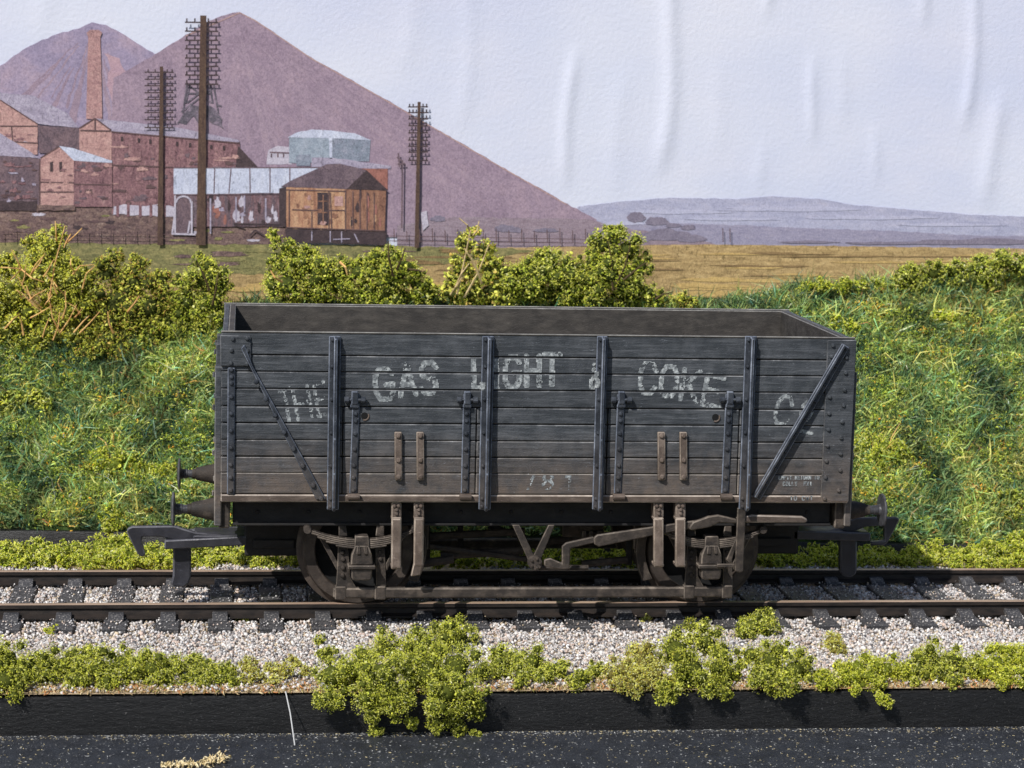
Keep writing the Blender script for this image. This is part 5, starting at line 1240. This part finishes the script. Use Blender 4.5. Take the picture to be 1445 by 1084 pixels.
# fences
fe = building('fence', 'printed post and rail fence along the edge of the meadow')
lines([((0, 327), (240, 331)), ((0, 334), (245, 337)), ((550, 333), (830, 338)), ((550, 340), (900, 344))], .9, 'line', fe, 'fence_rail', 26)
lines([((x, 322 + (x % 5)), (x + .5, 342)) for x in list(range(4, 240, 17)) + list(range(556, 830, 18)) + [1020, 1030]], 1.2, 'line', fe, 'fence_post', 26)
# telegraph poles
def pole(top, bot, wt_, wb_, arms, label, lay):
    o = flat([(top[0] - wt_ / 2, top[1]), (top[0] + wt_ / 2, top[1]), (bot[0] + wb_ / 2, bot[1]), (bot[0] - wb_ / 2, bot[1])], 'pole', bdrop, 'telegraph_pole', lay + 1, label, .5)
    for (y, x0, x1, ins, hh, w_) in arms:
        s_ = [((x0, y), (x1, y + random.uniform(-.4, .6)))] + [((x, y), (x, y - hh)) for x in ins]
        lines(s_, w_ * 1.25, 'dark', o, 'crossarm', lay)
pole((287, 22), (283.5, 346), 8.5, 13, [(y, 261, 308, (263.6, 275, 294, 305), 5.5, 1.7) for y in (31.5, 44, 57, 69, 82, 94, 106, 118.6)], 'tallest telegraph pole with eight crossarms', 27)
pole((228, 94), (226, 346), 4.6, 8, [(y, 204, 245, (209, 219, 236, 243), 4.2, 1.4) for y in (102, 112, 121, 131, 140.5, 150, 159, 169, 180)], 'telegraph pole left of the tallest pole', 27)
pole((591.5, 144), (588, 350), 4.2, 6, [(y, 576, 604, (578, 583, 597, 602), 4.5, 1.5) for y in (151, 159, 168, 177.5, 187.7, 198, 206.6, 215, 226.4)], 'telegraph pole standing alone right of the hut', 27)
sp_ = lines([((568, 226), (567, 322)), ((560, 222), (568, 228)), ((561, 232), (572, 231)), ((562, 216), (564, 236))], 2.2, 'brickd', bdrop, 'lamp_post', 26, 'thin printed post beside the lone telegraph pole')
flat([(594, 300), (602, 298), (606, 318), (596, 326)], 'pale', bdrop, 'white_hut', 9, 'small white hut at the foot of the heap', 1.5)

# surface pattern of one printed part is one mesh
PATTERN = ('brick_patch', 'board_stain', 'wall_stain', 'scrub', 'field_streak', 'meadow_patch', 'gully', 'hill_band', 'hedge')
groups = {}
for o in list(col.objects):
    if o.type == 'MESH' and o.parent is not None and o.name.split('.')[0] in PATTERN: groups.setdefault((o.parent.name, o.name.split('.')[0]), []).append(o)
for (pn, nm), os_ in groups.items():
    par = os_[0].parent; mats, mb = [], MB(); og = ORG[par.name]
    for o in os_:
        m_ = o.data.materials[0]
        if m_ not in mats: mats.append(m_)
        mb.raw([v.co + og for v in o.data.vertices], [tuple(p.vertices) for p in o.data.polygons], mats.index(m_))
        bpy.data.objects.remove(o)
    mb.build(nm, mats, par, recalc=False, smooth=0)

# ================================================================== LIGHT
SD = Vector((-.84, -1.0, 1.28)).normalized()          # towards the sun
sl = bpy.data.lights.new('sun', 'SUN'); sl.energy = 5.0; sl.angle = math.radians(.5); sl.color = (1, .97, .92)
so_ = bpy.data.objects.new('sun', sl); col.objects.link(so_)
so_.rotation_euler = SD.to_track_quat('Z', 'Y').to_euler(); so_.location = SD * 30
w = bpy.data.worlds.new('World'); sc.world = w; w.use_nodes = True
sk = w.node_tree.nodes.new('ShaderNodeTexSky'); sk.sky_type = 'NISHITA'; sk.sun_disc = False
sk.sun_elevation = math.asin(SD.z); sk.sun_rotation = math.atan2(SD.x, SD.y) % (2 * math.pi)
bg_ = w.node_tree.nodes['Background']; bg_.inputs[1].default_value = .1
w.node_tree.links.new(sk.outputs[0], bg_.inputs[0])
sc.view_settings.view_transform = 'Standard'; sc.view_settings.look = 'None'; sc.view_settings.exposure = 0
